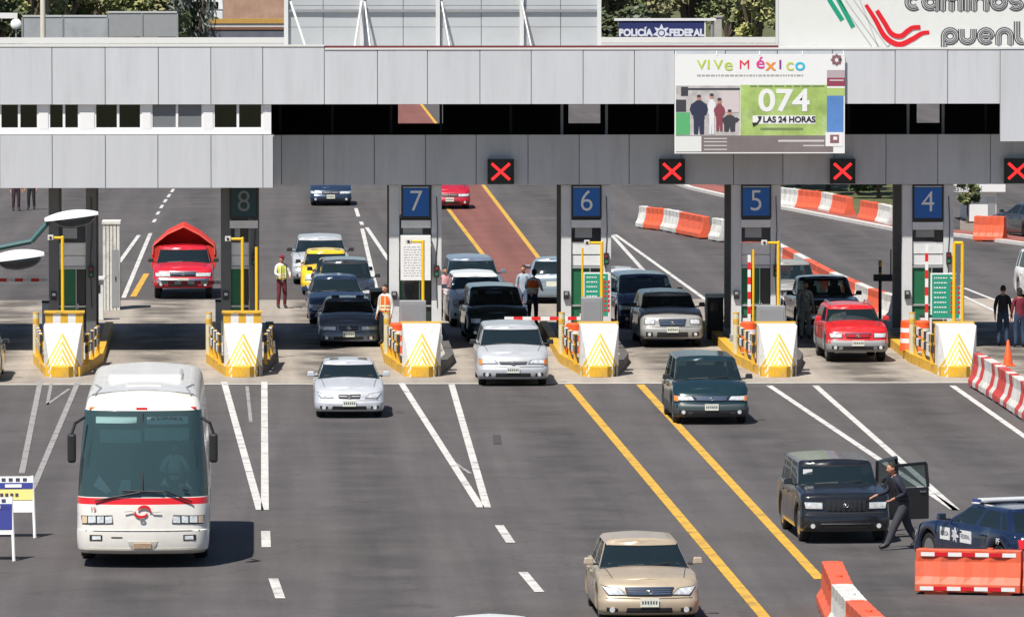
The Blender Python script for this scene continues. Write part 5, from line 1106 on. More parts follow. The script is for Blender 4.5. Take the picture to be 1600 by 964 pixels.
mb=MB(); bquad(mb,1292,110,1320,122,pr('grey_pink',(.45,.38,.4)),2); bquad(mb,1292,122,1320,135,pr('wine',(.30,.05,.09)),2); bquad(mb,1296,125,1318,127,pr('pale',(0,0,0)),3); bquad(mb,1292,138,1320,150,pr('lime',(.42,.55,.18)),2); bquad(mb,1292,150,1318,207,pr('blue',(.10,.24,.55),noise=.15,nscale=1),2); bquad(mb,1290,207,1317,229,pr('white',(0,0,0)),3); bquad(mb,1297,211,1311,224,pr('dark_rose',(.25,.12,.14)),4); bquad(mb,1302,214,1308,219,pr('white',(0,0,0)),5)
a=B_(1307,94); r_=.13; vs=[]
for k in range(16): q=r_ if k%2==0 else r_*.7; vs.append((a[0]+q*cos(k*pi/8),a[1]+q*sin(k*pi/8)))
ribbon(mb,vs+[vs[0]],.09,pr('dark_rose',(0,0,0)),-.012,.004); mb.build('side_column',ban)
def btext(s,px,py,hpx,m,sx=1,lay=3,off=.01,align='CENTER',r=.70):
    a=B_(px,py); return text(s,hpx/55.2/r,m,'lettering',ban,(a[0],-.004*lay-.003,a[1]),sx=sx,offset=off,ext=.002,align=align)
for ch,px,c in zip('VIVEMÉXICO',(1096,1107,1122,1138,1163,1188,1204,1219,1234,1250),((.50,.62,.10),)*4+((.75,.02,.05),(.72,.04,.30),(.85,.30,.03),(.22,.05,.30),(.55,.62,.12),(.03,.50,.68))):
    lo=ch in 'ÉECOX' and px>1130 or False; g_={'É':'é','E':'e','C':'c','O':'o','X':'x'}.get(ch,ch) if lo else ch
    btext(g_,px,102 if ch!='É' else 99,14,pr('ink_%d'%px,c),1.15,3,(.004 if g_ in 'éec' else (0 if g_=='M' else .006)),r=.52 if lo else .70)
mb=MB(); l=1089
while l<1255: g=random.uniform(2,7); bquad(mb,l,117,l+g,119.5,pr('grey_ink',(.4,.38,.36)),2.5); l+=g+1.5
l=1172
while l<1275: g=random.uniform(5,22); bquad(mb,l,134,l+g,136.5,pr('olive_ink',(.18,.25,.10)),3); l+=g+3
bquad(mb,1188,200,1255,203.5,pr('olive_ink',(0,0,0)),3); bquad(mb,1176,181,1274,194,pr('white',(0,0,0)),3); mb.build('small_print',ban)
btext('074',1225,159,34,pr('white',(0,0,0)),1.12,3,.02); btext('LAS 24 HORAS',1233,187.5,9,pr('black_ink',(.02,.02,.03)),1.0,4.4,.008)
mb=MB(); ribbon(mb,[B_(1176,195),B_(1183,193),B_(1187,188),B_(1187,182)],[.12,.05,.05,.12],pr('black_ink',(0,0,0)),-.02,.004); mb.build('telephone_symbol',ban)
mb=MB()
for px,py in((1056,85),(1120,85),(1187,85),(1254,85),(1318,85)): a=B_(px,py); mb.cyl((a[0],-.02,a[1]-.03),(a[0],.1,a[1]+.08),.012,white_m,n=5)
mb.build('tie',ban)
# steel back of a big sign standing on the roof
Ys=YF+2.2; xl,xr=VX(444,Ys,40),VX(938,Ys,40); zb0=zt-.02; zt0=12.6
bk=thing('billboard','grey steel back of a large sign standing on the plaza roof','billboard',((xl+xr)/2,Ys,zb0)); W_=(xr-xl)/2
mb=MB(); H_=zt0-zb0; seams=[444,505,565,630,688,752,815,876,938]
for a,b in zip(seams[:-1],seams[1:]):
    for z0_,z1_ in ((.08,.62),(.62,1.24),(1.24,1.9),(1.9,H_)):
        q=random.uniform(.0,.012); mb.bx(VX(a,Ys,40)-bk.location.x+.01,VX(b,Ys,40)-bk.location.x-.01,q,.05,z0_+.006,z1_-.006,mat('galvanised',(.50,.52,.53),.5,.1,noise=.06,nscale=1.2,dirt=(.35,.35,.34),dscale=.6,damt=.5))
mb.bx(-W_,W_,.03,.06,.08,H_,seam_m); mb.build('sheet_cladding',bk)
brm=mat('brace_white',(.66,.67,.66),.5)
for px in (447,565,684,815,936):
    x_=VX(px,Ys,40)-bk.location.x; mb=MB(); mb.bx(x_-.06,x_+.06,-.12,-.01,0,H_,brm); mb.build('post',bk)
for a,b in ((454,478),(565,553),(570,578),(690,702),(815,829)):
    xa=VX(a,Ys,0)-bk.location.x; xb=VX(b,Ys,75)-bk.location.x; mb=MB(); mb.cyl((xa,-.1,1.35),(xb,-.9,.02),.035,brm if a<570 else steel_m,n=6); mb.build('brace',bk)
for z_ in (1.05,2.2,3.3): mb=MB(); mb.bx(-W_,W_,-.07,-.02,z_,z_+.08,steel_m); mb.build('rail',bk)
# white billboard with the road operator's logo
Yw=YF+.3; x0=VX(1216,Yw,40); wbx=x0; x1=VX(2000,Yw,40); zb1=zt+.055
bb_=thing('billboard','white billboard with green and red ribbon logo and dark lettering','billboard',((x0+x1)/2,Yw,zb1)); ox,oz=bb_.location.x,zb1
bwm=mat('billboard_white',(.74,.75,.72),.5,noise=.02)
mb=MB(); mb.bx(x0-ox,x1-ox,0,.3,0,4.2,bwm); mb.build('panel',bb_); mb=MB(); mb.bx(x0-ox-.06,x0-ox-.003,-.02,.3,0,4.2,brm); mb.bx(x0-ox-.003,x1-ox,-.02,-.003,-.05,.0,brm); mb.build('frame',bb_)
def Q(px,py): p=V(px,py,Yw-.01); return (p.x-ox,p.z-oz)
def QS(l): return [Q(*p) for p in l]
lg=mat('logo_green',(.01,.33,.19),.5); lr=mat('logo_red',(.72,.01,.02),.5); lgr=mat('logo_grey',(.45,.45,.45),.5)
mb=MB(); ribbon(mb,QS([(1276,-40),(1297,2),(1316,32)]),.13,lg,-.006); ribbon(mb,QS([(1290,-40),(1311,2),(1333,43)]),.13,lg,-.006)
for a in ((1308,1322,1362),(1318,1334,1373),(1331,1348,1386),(1340,1352,1372)): ribbon(mb,QS([(a[0]-18,-40),(a[0]+4,2),(a[2],73)]),.02,lgr,-.006)
ribbon(mb,QS([(1370,74),(1384,75),(1390,70)]),.02,lgr,-.013)
def bez(p,n=14):
    o=[]
    for i in range(len(p)-1):
        p0=p[max(0,i-1)];p1=p[i];p2=p[i+1];p3=p[min(len(p)-1,i+2)]
        for k in range(n//2):
            t_=k/(n//2); o.append(tuple(.5*((2*p1[j])+(-p0[j]+p2[j])*t_+(2*p0[j]-5*p1[j]+4*p2[j]-p3[j])*t_*t_+(-p0[j]+3*p1[j]-3*p2[j]+p3[j])*t_**3) for j in (0,1)))
    return o+[p[-1]]
ribbon(mb,QS(bez([(1353,8),(1368,32),(1383,58),(1404,70),(1425,62),(1440,53),(1452,51)])),[.10+.05*sin(pi*k/42) for k in range(43)],lr,-.006)
ribbon(mb,QS(bez([(1370,17),(1382,36),(1393,53),(1407,57),(1418,49),(1426,44),(1438,43)])),[.12+.02*sin(pi*k/42) for k in range(43)],lr,-.013)
mb.build('logo',bb_)
lk=mat('letter_dark',(.05,.05,.055),.5); lm=mat('letter_mid',(.35,.35,.36),.5)
mb=MB()
def stroke(pts):
    P_=QS(pts); ribbon(mb,P_,.185,lk,-.006); ribbon(mb,P_,.115,bwm,-.0130); ribbon(mb,P_,.072,lk,-.0200); ribbon(mb,P_,.03,lm,-.0270)
def arc(cx,cy,rx,ry,a0,a1,n=12): return [(cx+rx*cos(radians(lerp(a0,a1,k/n))),cy-ry*sin(radians(lerp(a0,a1,k/n)))) for k in range(n+1)]
def letter(c,x,base,s=1.0):
    r=9.5*s; t=22*s; m_=base-4; top_=base-t; cy=(m_+top_)/2; ry=(m_-top_)/2
    if c=='p': stroke([(x,base+14),(x,cy)]+arc(x+r,cy,r,ry,180,-150)); return 27
    if c=='u': stroke([(x,top_-2),(x,cy)]+arc(x+r,cy,r,ry,180,360)+[(x+2*r,top_-2)]); return 29
    if c=='e': stroke([(x+3,cy),(x+2*r,cy)]+arc(x+r,cy,r,ry,5,320)); return 29
    if c=='n': stroke([(x,base),(x,cy)]+arc(x+r,cy,r,ry,180,0)+[(x+2*r,base)]); return 29
    if c=='t': stroke([(x,top_-14),(x,cy)]+arc(x+r*.8,cy,r*.8,ry,180,290)); return 21
    if c=='s': stroke(arc(x+r*.8,cy-ry/2,r*.8,ry/2,20,250)+arc(x+r*.8,cy+ry/2,r*.8,ry/2,90,-160)); return 24
    if c=='c': stroke(arc(x+r,cy,r,ry,50,310)); return 26
    if c=='a': stroke(arc(x+r,cy,r,ry,20,340)); stroke([(x+2*r,top_),(x+2*r,base)]); return 29
    if c=='m': stroke([(x,base),(x,cy)]+arc(x+7,cy,7,ry,180,0)+[(x+14,base)]); stroke([(x+14,cy)]+arc(x+21,cy,7,ry,180,0)+[(x+28,base)]); return 38
    if c=='i': stroke([(x,top_),(x,base)]); return 11
    if c=='o': stroke(arc(x+r,cy,r,ry,0,360,18)); return 29
x_=1475
for c in 'puentes': x_+=letter(c,x_,70)
x_=1418
for c in 'caminos': x_+=letter(c,x_,17)
mb.build('lettering',bb_)
# ================================================================ PEOPLE
skin_m=mat('skin',(.52,.25,.15),.6); hair_m=mat('hair',(.02,.015,.012),.8)
def cloth(n,c): return mat('cloth_'+n,c,.85,noise=.15,nscale=6,bump=.3,bscale=9)
pvest=None
def person(label,px,py,rz,shirt,pants,shoes=None,pose=None,h=1.70,z=0,hair='short',hat=None,vest=None,sleeve='long',loc_=None,group=None,belt=None,bulk=1.08):
    J={'pel':(0,0,.93),'wai':(0,0,1.08),'che':(0,-.005,1.30),'nb':(0,0,1.46),'hd0':(0,-.01,1.54),
       'sL':(.17,0,1.42),'eL':(.235,.02,1.14),'wL':(.25,-.07,.90),'sR':(-.17,0,1.42),'eR':(-.235,.02,1.14),'wR':(-.25,-.07,.90),
       'hL':(.09,0,.90),'kL':(.11,-.03,.50),'aL':(.12,.02,.09),'tL':(.14,-.15,.04),'hR':(-.09,0,.90),'kR':(-.11,-.03,.50),'aR':(-.12,.02,.09),'tR':(-.14,-.15,.04)}
    if pose: J.update(pose)
    S=h/1.74; J={k:Vector(v) for k,v in J.items() if k!='yaw'}
    verts=[];rad=[];edges=[];idx={};segs=[]
    def v(k,p,r): idx[k]=len(verts); verts.append(Vector(p)*S); rad.append(r if isinstance(r,tuple) else (r,r)); return idx[k]
    def e(a,b,kind): edges.append((idx[a],idx[b])); segs.append((verts[idx[a]],verts[idx[b]],kind))
    v('pel',J['pel'],(.155*bulk,.115*bulk)); v('wai',J['wai'],(.145*bulk,.105*bulk)); v('che',J['che'],(.165*bulk,.12*bulk)); v('nb',J['nb'],(.075,.07)); v('hd0',J['hd0'],.055)
    e('pel','wai','shirt'); e('wai','che','shirt'); e('che','nb','shirt'); e('nb','hd0','skin')
    for s in 'LR':
        v('s'+s,J['s'+s],.066*bulk); v('e'+s,J['e'+s],.05*bulk); v('w'+s,J['w'+s],(.03,.026))
        e('nb','s'+s,'shirt'); e('s'+s,'e'+s,'shirt'); e('e'+s,'w'+s,'shirt' if sleeve=='long' else 'skin')
        d=(J['w'+s]-J['e'+s]).normalized(); side=Vector((0,-1,0)) if abs(d.y)<.8 else Vector((1,0,0)); side=(side-d*side.dot(d)).normalized()
        palm=J['w'+s]+d*.07; v('p'+s,palm,(.034,.016)); e('w'+s,'p'+s,'skin')
        nrm=d.cross(side)
        for k,(o,l) in enumerate(((-.026,.075),(-.009,.085),(.009,.08),(.026,.06))):
            a=palm+d*.03+side*o; b=a+d*l*.55; c=b+(d*.7+nrm*.5*(1 if s=='L' else -1)).normalized()*l*.5
            v('f%d'%k+s,a,.009); v('g%d'%k+s,b,.0085); v('h%d'%k+s,c,.007); e('p'+s,'f%d'%k+s,'skin'); e('f%d'%k+s,'g%d'%k+s,'skin'); e('g%d'%k+s,'h%d'%k+s,'skin')
        a=palm-d*.02-side*.034; b=a+(d*.7-side*.6)*.045; v('t0'+s,a,.011); v('t1'+s,b,.009); e('p'+s,'t0'+s,'skin'); e('t0'+s,'t1'+s,'skin')
        v('h_'+s,J['h'+s],.10*bulk); v('k'+s,J['k'+s],.072*bulk); v('a'+s,J['a'+s],.056*bulk); v('to'+s,J['t'+s],(.046,.032))
        e('pel','h_'+s,'pants'); e('h_'+s,'k'+s,'pants'); e('k'+s,'a'+s,'pants'); e('a'+s,'to'+s,'shoe')
    me=bpy.data.meshes.new('skel'); me.from_pydata([tuple(q) for q in verts],edges,[]); ob=bpy.data.objects.new('skel',me); scn.collection.objects.link(ob)
    ob.modifiers.new('s','SKIN'); sv=me.skin_vertices[0].data
    for i,r in enumerate(rad): sv[i].radius=(r[0]*S,r[1]*S); sv[i].use_root=(i==0)
    ob.modifiers['s'].use_smooth_shade=True; sb=ob.modifiers.new('b','SUBSURF'); sb.levels=1; sb.render_levels=1
    dg=bpy.context.evaluated_depsgraph_get(); em=bpy.data.meshes.new_from_object(ob.evaluated_get(dg)); bpy.data.objects.remove(ob)
    # head joined to the same mesh
    hc=(J['hd0']+Vector((0,-.015,.11)))*S; vs=[]; nu,nv=16,12; HS=1.06
    yaw=(pose or {}).get('yaw',0)
    Rz=Matrix.Rotation(yaw,3,'Z')
    for j in range(nv+1):
        for i in range(nu):
            th=pi*j/nv; ph=2*pi*i/nu; x=sin(th)*cos(ph); y=sin(th)*sin(ph); zc=cos(th)
            rx,ry,rz_=.075,.095,.118; 
            if zc<0: rx*=1-.25*(-zc)**1.5
            p_=Vector((x*rx,y*ry,zc*rz_))
            if y<-.85 and -.45<zc<.05: p_.y-=.022*(1-abs(zc+.22)/.27)           # nose
            if y<-.8 and .0<zc<.25: p_.y+=.006
            if abs(x)>.9 and abs(zc)<.3: p_.x*=1.14                              # ears
            vs.append(Rz@p_*S+hc)
    mb=MB(); 
    base=[tuple(q.co) for q in em.vertices]; kinds=[]
    mm={'shirt':shirt,'pants':pants,'skin':skin_m,'shoe':shoes or black_m}
    def near(c):
        best=None;bd=9
        for a,b,k in segs:
            ab=b-a; t=max(0,min(1,(c-a).dot(ab)/ab.length_squared)); d=(c-(a+ab*t)).length-(.05 if k in('pants',) else 0)*0
            if d<bd: bd=d;best=k
        return best
    for p_ in em.polygons:
        k=near(Vector(p_.center)); 
        if k=='shirt' and p_.center.z<(J['pel'].z-.02)*S and abs(p_.center.x)<.2: k='pants'
        mb.add([base[i] for i in p_.vertices],[tuple(range(len(p_.vertices)))],mm[k])
    mb.add(vs,[(j*nu+i,(j+1)*nu+i,(j+1)*nu+(i+1)%nu,j*nu+(i+1)%nu) for j in range(nv) for i in range(nu)],skin_m)
    for sx in(-1,1): mb.ell(hc+Rz@Vector((sx*.03,-.086,.012))*S,(.012,.008,.007),hair_m,8,5)
    mb.box(hc+Rz@Vector((0,-.083,-.055))*S,(.045*S,.01,.008),mat('lips',(.25,.08,.07),.6),rz=yaw)
    pos=loc_ if loc_ else G(px,py,z)
    o=mb.build('person',smooth=60); o.location=(pos[0],pos[1],z if not loc_ else loc_[2]); o.rotation_euler=(0,0,rz); tag(o,label,'person',group)
    if hair:
        hb_=MB(); hb_.ell(hc+Rz@Vector((0,.014,.030))*S,(.083*S,.098*S,.105*S),hair_m if hat is None or hair=='long' else hair_m,14,10); 
        if hair=='long': hb_.ell(hc+Rz@Vector((0,.05,-.05))*S,(.08*S,.06*S,.13*S),hair_m,12,8)
        # keep the face open
        keep=MB(); hh=hb_; hh.f2=[]
        nf=[];nm=[]
        for f,k in zip(hh.f,hh.m):
            c=sum((Vector(hh.v[i]) for i in f),Vector((0,0,0)))/len(f)-hc; c=Rz.transposed()@c
            if not (c.y<-.035*S and c.z<.065*S): nf.append(f);nm.append(k)
        hh.f=nf;hh.m=nm; hh.build('hair',o,smooth=True)
    if hat:
        hb_=MB(); hb_.ell(hc+Rz@Vector((0,.008,.062))*S,(.092*S,.108*S,.075*S),hat,16,8); hb_.box(hc+Rz@Vector((0,-.12,.062))*S,(.13*S,.10*S,.014),hat,rz=yaw); hb_.build('cap',o,smooth=True)
    if vest:
        vb=MB(); zz=[(.98,.185,.135),(1.10,.18,.13),(1.25,.195,.14),(1.36,.20,.135),(1.44,.15,.11)]; rows=[]
        a0=J['wai']; a1=J['che']; rr=(J['nb']-J['pel'])/(1.46-.93)
        for q,rx,ry in zz:
            c=J['pel']+rr*(q-.93); rows.append([(Vector((rx*cos(2*pi*i/18),ry*sin(2*pi*i/18),0))+c)*S for i in range(19)])
        vb.grid(rows[:],vest); vo=vb.build('safety_vest',o,smooth=True)
        vb=MB(); band=mat('vest_band',(.75,.78,.5),.4) if vest is not pvest else black_m
        for q,rx,ry in ((1.12,.188,.138),(1.02,.19,.14)):
            r0=[(Vector((rx*cos(2*pi*i/18),ry*sin(2*pi*i/18),0))+J['pel']+rr*(q-.93))*S for i in range(19)]; vb.grid([r0,[p_+Vector((0,0,.05)) for p_ in r0]],band)
        for sx in(-.09,.09): p0=(J['pel']+rr*(.10)+Vector((sx,-.142,0)))*S; p1=(J['pel']+rr*(.48)+Vector((sx*.9,-.138,0)))*S; vb.cyl(p0,p1,.02,band,n=5)
        vb.build('reflective_band' if vest is not pvest else 'pouch',vo,smooth=True)
    if belt:
        vb=MB(); r0=[(Vector((.172*cos(2*pi*i/18),.135*sin(2*pi*i/18),0))+J['pel']+Vector((0,0,.03)))*S for i in range(19)]; vb.grid([r0,[p_+Vector((0,0,.055)) for p_ in r0]],black_m); vb.box((J['pel']+Vector((-.19,.02,.0)))*S,(.07,.12,.18),black_m); vb.box((J['pel']+Vector((.02,-.14,.06)))*S,(.06,.015,.05),alu); vb.build('belt',o,smooth=True)
    return o
pvest=cloth('police_vest',(.012,.014,.022)); pol_c=cloth('police_navy',(.018,.022,.040)); pol_p=cloth('police_trousers',(.045,.045,.055))
# officer striding to the left, leaning, one hand on the bonnet
OFF=person('police officer in dark uniform striding beside the open doors of the black suv',1402,856,-pi/2+.15,pol_c,pol_p,pose={
 'pel':(0,0,.90),'wai':(0,-.05,1.05),'che':(0,-.13,1.26),'nb':(0,-.19,1.41),'hd0':(0,-.235,1.48),'sL':(.17,-.17,1.37),'sR':(-.17,-.17,1.37),
 'eR':(-.22,-.28,1.13),'wR':(-.16,-.50,1.06),'eL':(.25,-.02,1.12),'wL':(.17,-.22,1.02),
 'hL':(.09,0,.87),'kL':(.10,-.20,.50),'aL':(.10,-.36,.10),'tL':(.10,-.53,.05),'hR':(-.09,0,.87),'kR':(-.10,.10,.47),'aR':(-.10,.30,.13),'tR':(-.10,.16,.04),'yaw':.25},h=1.80,belt=True,bulk=1.22,vest=pvest,loc_=tuple(G(1412,858)))
flo=cloth('vest_orange',(.85,.14,.02)); fly=cloth('vest_lime',(.60,.62,.10))
grab={'eR':(-.26,-.10,1.16),'wR':(-.20,-.34,1.10),'eL':(.26,-.10,1.16),'wL':(.17,-.32,1.08)}
person('attendant with maroon cap and lime vest standing left of the yellow taxi',440,482,.4,cloth('white',(.62,.60,.58)),cloth('maroon',(.13,.02,.03)),hat=cloth('maroon_cap',(.22,.02,.04)),vest=fly,pose=grab,h=1.66,group='attendants between the lanes')
person('attendant in orange vest and dark trousers by the left column of booth 7',602,520,-.6,cloth('white',(0,0,0)),cloth('black',(.02,.02,.025)),hat=None,vest=flo,pose=None,h=1.70,loc_=(VX(602,YC-1.2),YC-1.2,.24),group='attendants between the lanes')
person('attendant in orange vest bending beside the queue left of booth 6',832,508,pi-.35,cloth('white',(0,0,0)),cloth('navy',(.02,.03,.07)),vest=flo,pose={**grab,'che':(0,-.10,1.28),'nb':(0,-.14,1.43),'hd0':(0,-.17,1.51),'sL':(.17,-.12,1.39),'sR':(-.17,-.12,1.39)},h=1.70,group='attendants between the lanes')
person('man in pale shirt walking past the orange vested attendant left of booth 6',818,500,-.3,cloth('pale_blue',(.35,.42,.5)),cloth('jeans_pale',(.10,.14,.22)),h=1.66)
person('seller in a pink and white top right of the number 7 booth',695,500,.2,cloth('pink',(.60,.30,.32)),cloth('brown',(.10,.06,.05)),h=1.60)
person('person in grey camouflage clothing between the two pickup trucks',1258,530,.1,mat('cloth_camo',(.36,.36,.32),.9,noise=.6,nscale=9,dirt=(.05,.05,.045),dscale=5,damt=.9),mat('cloth_camo2',(.30,.30,.27),.9,noise=.6,nscale=9),h=1.68)
person('pedestrian in a black jacket and jeans standing at the right edge',1567,541,pi-.3,cloth('black',(0,0,0)),cloth('jeans',(.03,.055,.11)),h=1.74,hair='short',group=None)
person('pedestrian in a maroon jacket and jeans at the right edge, beside the black-jacketed one',1593,543,pi+.2,cloth('maroon_jacket',(.16,.015,.03)),cloth('jeans',(0,0,0)),h=1.70,hair='long')
person('person in dark clothes far left behind the bridge, left of another one',25,330,.3,cloth('charcoal',(.05,.04,.05)),cloth('plum',(.05,.025,.04)),h=1.72)
person('person in dark clothes far left behind the bridge, nearer the leftmost booth',49,328,-.2,cloth('charcoal',(0,0,0)),cloth('black',(0,0,0)),h=1.72)
# the coach driver, seated behind the wheel
bb0=bus.location
person('driver in a white shirt seated at the wheel of the white coach',0,0,0,cloth('driver_white',(.75,.75,.72)),cloth('black',(0,0,0)),pose={'pel':(0,0,.93),'hL':(.1,0,.92),'kL':(.14,-.45,.92),'aL':(.14,-.50,.48),'tL':(.14,-.66,.44),'hR':(-.1,0,.92),'kR':(-.14,-.45,.92),'aR':(-.14,-.50,.48),'tR':(-.14,-.66,.44),'eL':(.27,-.14,1.20),'wL':(.17,-.40,1.22),'eR':(-.27,-.14,1.20),'wR':(-.17,-.40,1.22)},h=1.74,loc_=(bb0.x+.62,bb0.y+1.78,.62),sleeve='long')
# ================================================================ STREET LAMPS at the left
def lamp(hx,hy,Y,length,poleX,label,arms):
    c=V(hx,hy,Y); px_=VX(poleX,Y); t=thing('street_lamp',label,'street lamp',(px_,Y,0),group='street lamps at the left'); g=mat('lamp_white',(.82,.82,.80),.35); gl_=mat('lamp_teal',(.05,.13,.13),.5)
    mb=MB(); mb.cyl((0,0,0),(0,0,c.z-1.0),.13,gl_,r1=.08,n=12); mb.cyl((0,0,0),(0,0,.4),.2,gl_,n=12); mb.build('pole',t,smooth=True)
    mb=MB(); mb.tube([(0,0,c.z-1.0),(.4,0,c.z-.62),(c.x-px_-length*.75,0,c.z-.30),(c.x-px_-length*.42,0,c.z-.04)],.035,gl_); mb.build('arm',t,smooth=True)
    mb=MB(); R=Matrix.Rotation(-radians(7),3,'Y'); cc=Vector((c.x-px_,0,c.z))
    rows=[]
    for i in range(15):
        u=i/14; x_=lerp(-length/2,length/2,u); w_=.15*sin(pi*min(1,max(.02,u*.93+.05)))**.5; hh_=.105*sin(pi*min(.98,max(.03,u*.85+.08)))**.6; rows.append([R@Vector((x_,w_*cos(pi*k/10),hh_*sin(pi*k/10)))+cc for k in range(11)])
    mb.grid(rows,g); mb.add(rows[0],[tuple(range(11))],g); mb.add(rows[-1],[tuple(range(11))],g); hd=mb.build('head',t,smooth=True)
    mb=MB(); mb.ell(cc+Vector((length*.06,0,-.02)),(length*.38,.13,.10),mat('lamp_lens',(.05,.05,.05),.15,coat=1),14,8,R); mb.build('lens',hd,smooth=True)
lamp(112,341,100,.70,-190,'white street lamp head in front of the leftmost booth',1)
lamp(26,405,85,.62,-260,'white street lamp head with dark lens, cut by the left edge',1)
# ================================================================ POLES, MACHINES behind the booths
p=G(1375,520); t=thing('marker_pole','black and yellow marker pole with a black device behind the bright red suv','pole',(p.x,p.y,0)); mb=MB(); hz=VZ(408,p.y)
for i in range(12): mb.cyl((0,0,hz*i/12),(0,0,hz*(i+1)/12),.05,[black_m,yellow_m][i in(9,11)],n=8)
mb.build('pole',t); mb=MB(); mb.bx(-.2,.55,-.1,.12,1.55,1.75,black_m); mb.bx(.3,.34,-.02,.02,1.7,2.5,black_m); mb.build('device',t,bevel=.02)
for px,py,lb_ in ((1117,530,'ticket machine with a white hood left of booth 5'),(150,500,'grey machine cabinet right of the leftmost booth'),(592,520,'dark machine cabinet left of booth 7')):
    p=G(px,py); t=thing('ticket_machine',lb_,'machine',(p.x,p.y,0),group='machines between the lanes'); mb=MB(); mb.bx(-.24,.24,-.2,.25,0,1.25,black_m if px!=150 else cab_w); mb.build('cabinet',t,bevel=.02); mb=MB(); mb.bx(-.28,.28,-.28,.28,1.25,1.34,white_m); mb.bx(-.28,-.24,-.28,.2,.4,1.25,white_m); mb.build('hood',t,bevel=.01); mb=MB(); mb.bx(-.14,.14,-.215,-.203,.85,1.1,refl); mb.build('screen',t)
# pale ribbed shed wall and small posts near the left booth
p=G(172,490); t=thing('kiosk','pale ribbed kiosk right of the leftmost booth','kiosk',(p.x,p.y+2,0)); mb=MB(); hk=VZ(345,p.y+2)
for i in range(5): mb.bx(-.26+.11*i,-.26+.11*i+.085,-.02,.06,0,hk-.1,wplast_m)
mb.bx(-.26,.27,.06,1.2,0,hk-.1,wplast_m); mb.build('wall',t); mb=MB(); mb.bx(-.29,.30,-.05,1.24,hk-.1,hk,wplast_m); mb.build('roof',t,bevel=.01); mb=MB(); mb.bx(.02,.24,-.035,-.021,.1,1.9,steel_m); d_=mb.build('door',t); mb=MB(); mb.box((.14,-.05,1),(.03,.03,.12),black_m); mb.build('handle',d_)
# speed bumps of dark rubber across lanes (dark band on the apron)
# ================================================================ BACKGROUND
leaf_ms=[mat('leaf_%s'%n,c,.8,noise=.3,nscale=.6,space='World') for n,c in (('dark',(.065,.085,.035)),('mid',(.15,.18,.065)),('olive',(.25,.24,.11)),('light',(.36,.37,.13)),('grey',(.17,.19,.16)))]
bark=mat('bark',(.10,.075,.055),.9,noise=.3,nscale=5)
def tree(label,x,y,h,r,seed,mix=(0,1,2),n=2600,trunk=.35,group='trees behind the toll plaza',z=0,leaf=.22,clumps=16,name='leafy_tree',droop=0,cat='tree'):
    rnd=random.Random(seed); t=thing(name,label,cat,(x,y,z),group=group)
    mb=MB(); pts=[Vector((0,0,0))]; 
    for k in range(1,5): pts.append(Vector((rnd.uniform(-.12,.12)*r*.5*k/4,rnd.uniform(-.1,.1)*r*.5*k/4,h*trunk*1.6*k/4)))
    for a,b,k in zip(pts[:-1],pts[1:],range(4)): mb.cyl(a,b,.05*h*.6*(1-.18*k),bark,r1=.05*h*.6*(1-.18*(k+1)),n=8)
    cs=[]
    for k in range(clumps):
        u=rnd.uniform(0,1); a=rnd.uniform(0,2*pi); zz=h*(trunk+(1-trunk)*rnd.uniform(.12,.92)); rr=r*sqrt(max(.05,1-((zz/h-trunk)/(1-trunk)*2-1)**2*.8))*sqrt(rnd.uniform(.1,.75)); cs.append((Vector((rr*cos(a),rr*sin(a),zz)),r*rnd.uniform(.26,.46),rnd.choice(mix)))
    for c,_,_ in cs[:8]: mb.cyl(pts[3],c,.016*h,bark,r1=.005*h,n=5)
    mb.build('trunk',t,smooth=True)
    mb=MB()
    for k in range(n):
        c,cr,mk=rnd.choice(cs); d=Vector((rnd.gauss(0,1),rnd.gauss(0,1),rnd.gauss(0,1))).normalized()*cr*rnd.uniform(.45,1.08)**.6; d.z*=.8
        p_=c+d; 
        if droop: p_.z-=droop*rnd.random()**2*h*.35
        s_=leaf*rnd.uniform(.5,1.3); a=Vector((rnd.gauss(0,1),rnd.gauss(0,1),rnd.gauss(0,.6)+ (2 if droop else 0))).normalized()*s_; b=a.orthogonal().normalized()*s_*(.25 if droop else .6)
        mi_=mk if rnd.random()<.75 else rnd.choice(mix)
        mb.add([p_-a-b*.3,p_-b,p_+a,p_+b],[(0,1,2,3)],leaf_ms[mi_])
    mb.build('crown',t,smooth='keep'); return t
def tr(label,px,pyb,Y,h,r,seed,**k): return tree(label,VX(px,Y,30),Y,h,r,seed,**k)
Yt=500
for i,(px,h,r,mx,lb_,Yo) in enumerate(((-5,13.5,3.0,(0,0,1),'dark tree at the top left corner beside the white sign',455),(45,12.5,2.6,(1,3,2),'pale green tree at the top left, left of the tall pole',500),(100,12,2.8,(1,2,3),'green tree just right of the tall pole',520),(155,12.5,3.0,(1,1,2),'mid green tree above the left grey fence panels',530),(215,12,2.6,(1,3,2),'light green tree above the right grey fence panels',520),(255,11.5,2.0,(0,1,2),'small dark tree above the right end of the grey fence',510))):
    tr(lb_,px,0,Yo,h,r,20+i,mix=mx,n=3000,trunk=.2,clumps=22)
tr('drooping grey green tree at the right end of the grey fence','' and 0 or 298,0,452,8.0,1.35,40,mix=(0,4,0),n=2600,trunk=.25,droop=1,leaf=.3,name='willow_tree') if False else tree('drooping grey green tree at the right end of the grey fence',VX(300,452,30),452,9.4,1.5,40,mix=(0,4,0,4),n=3200,trunk=.25,droop=1,leaf=.3,name='willow_tree')
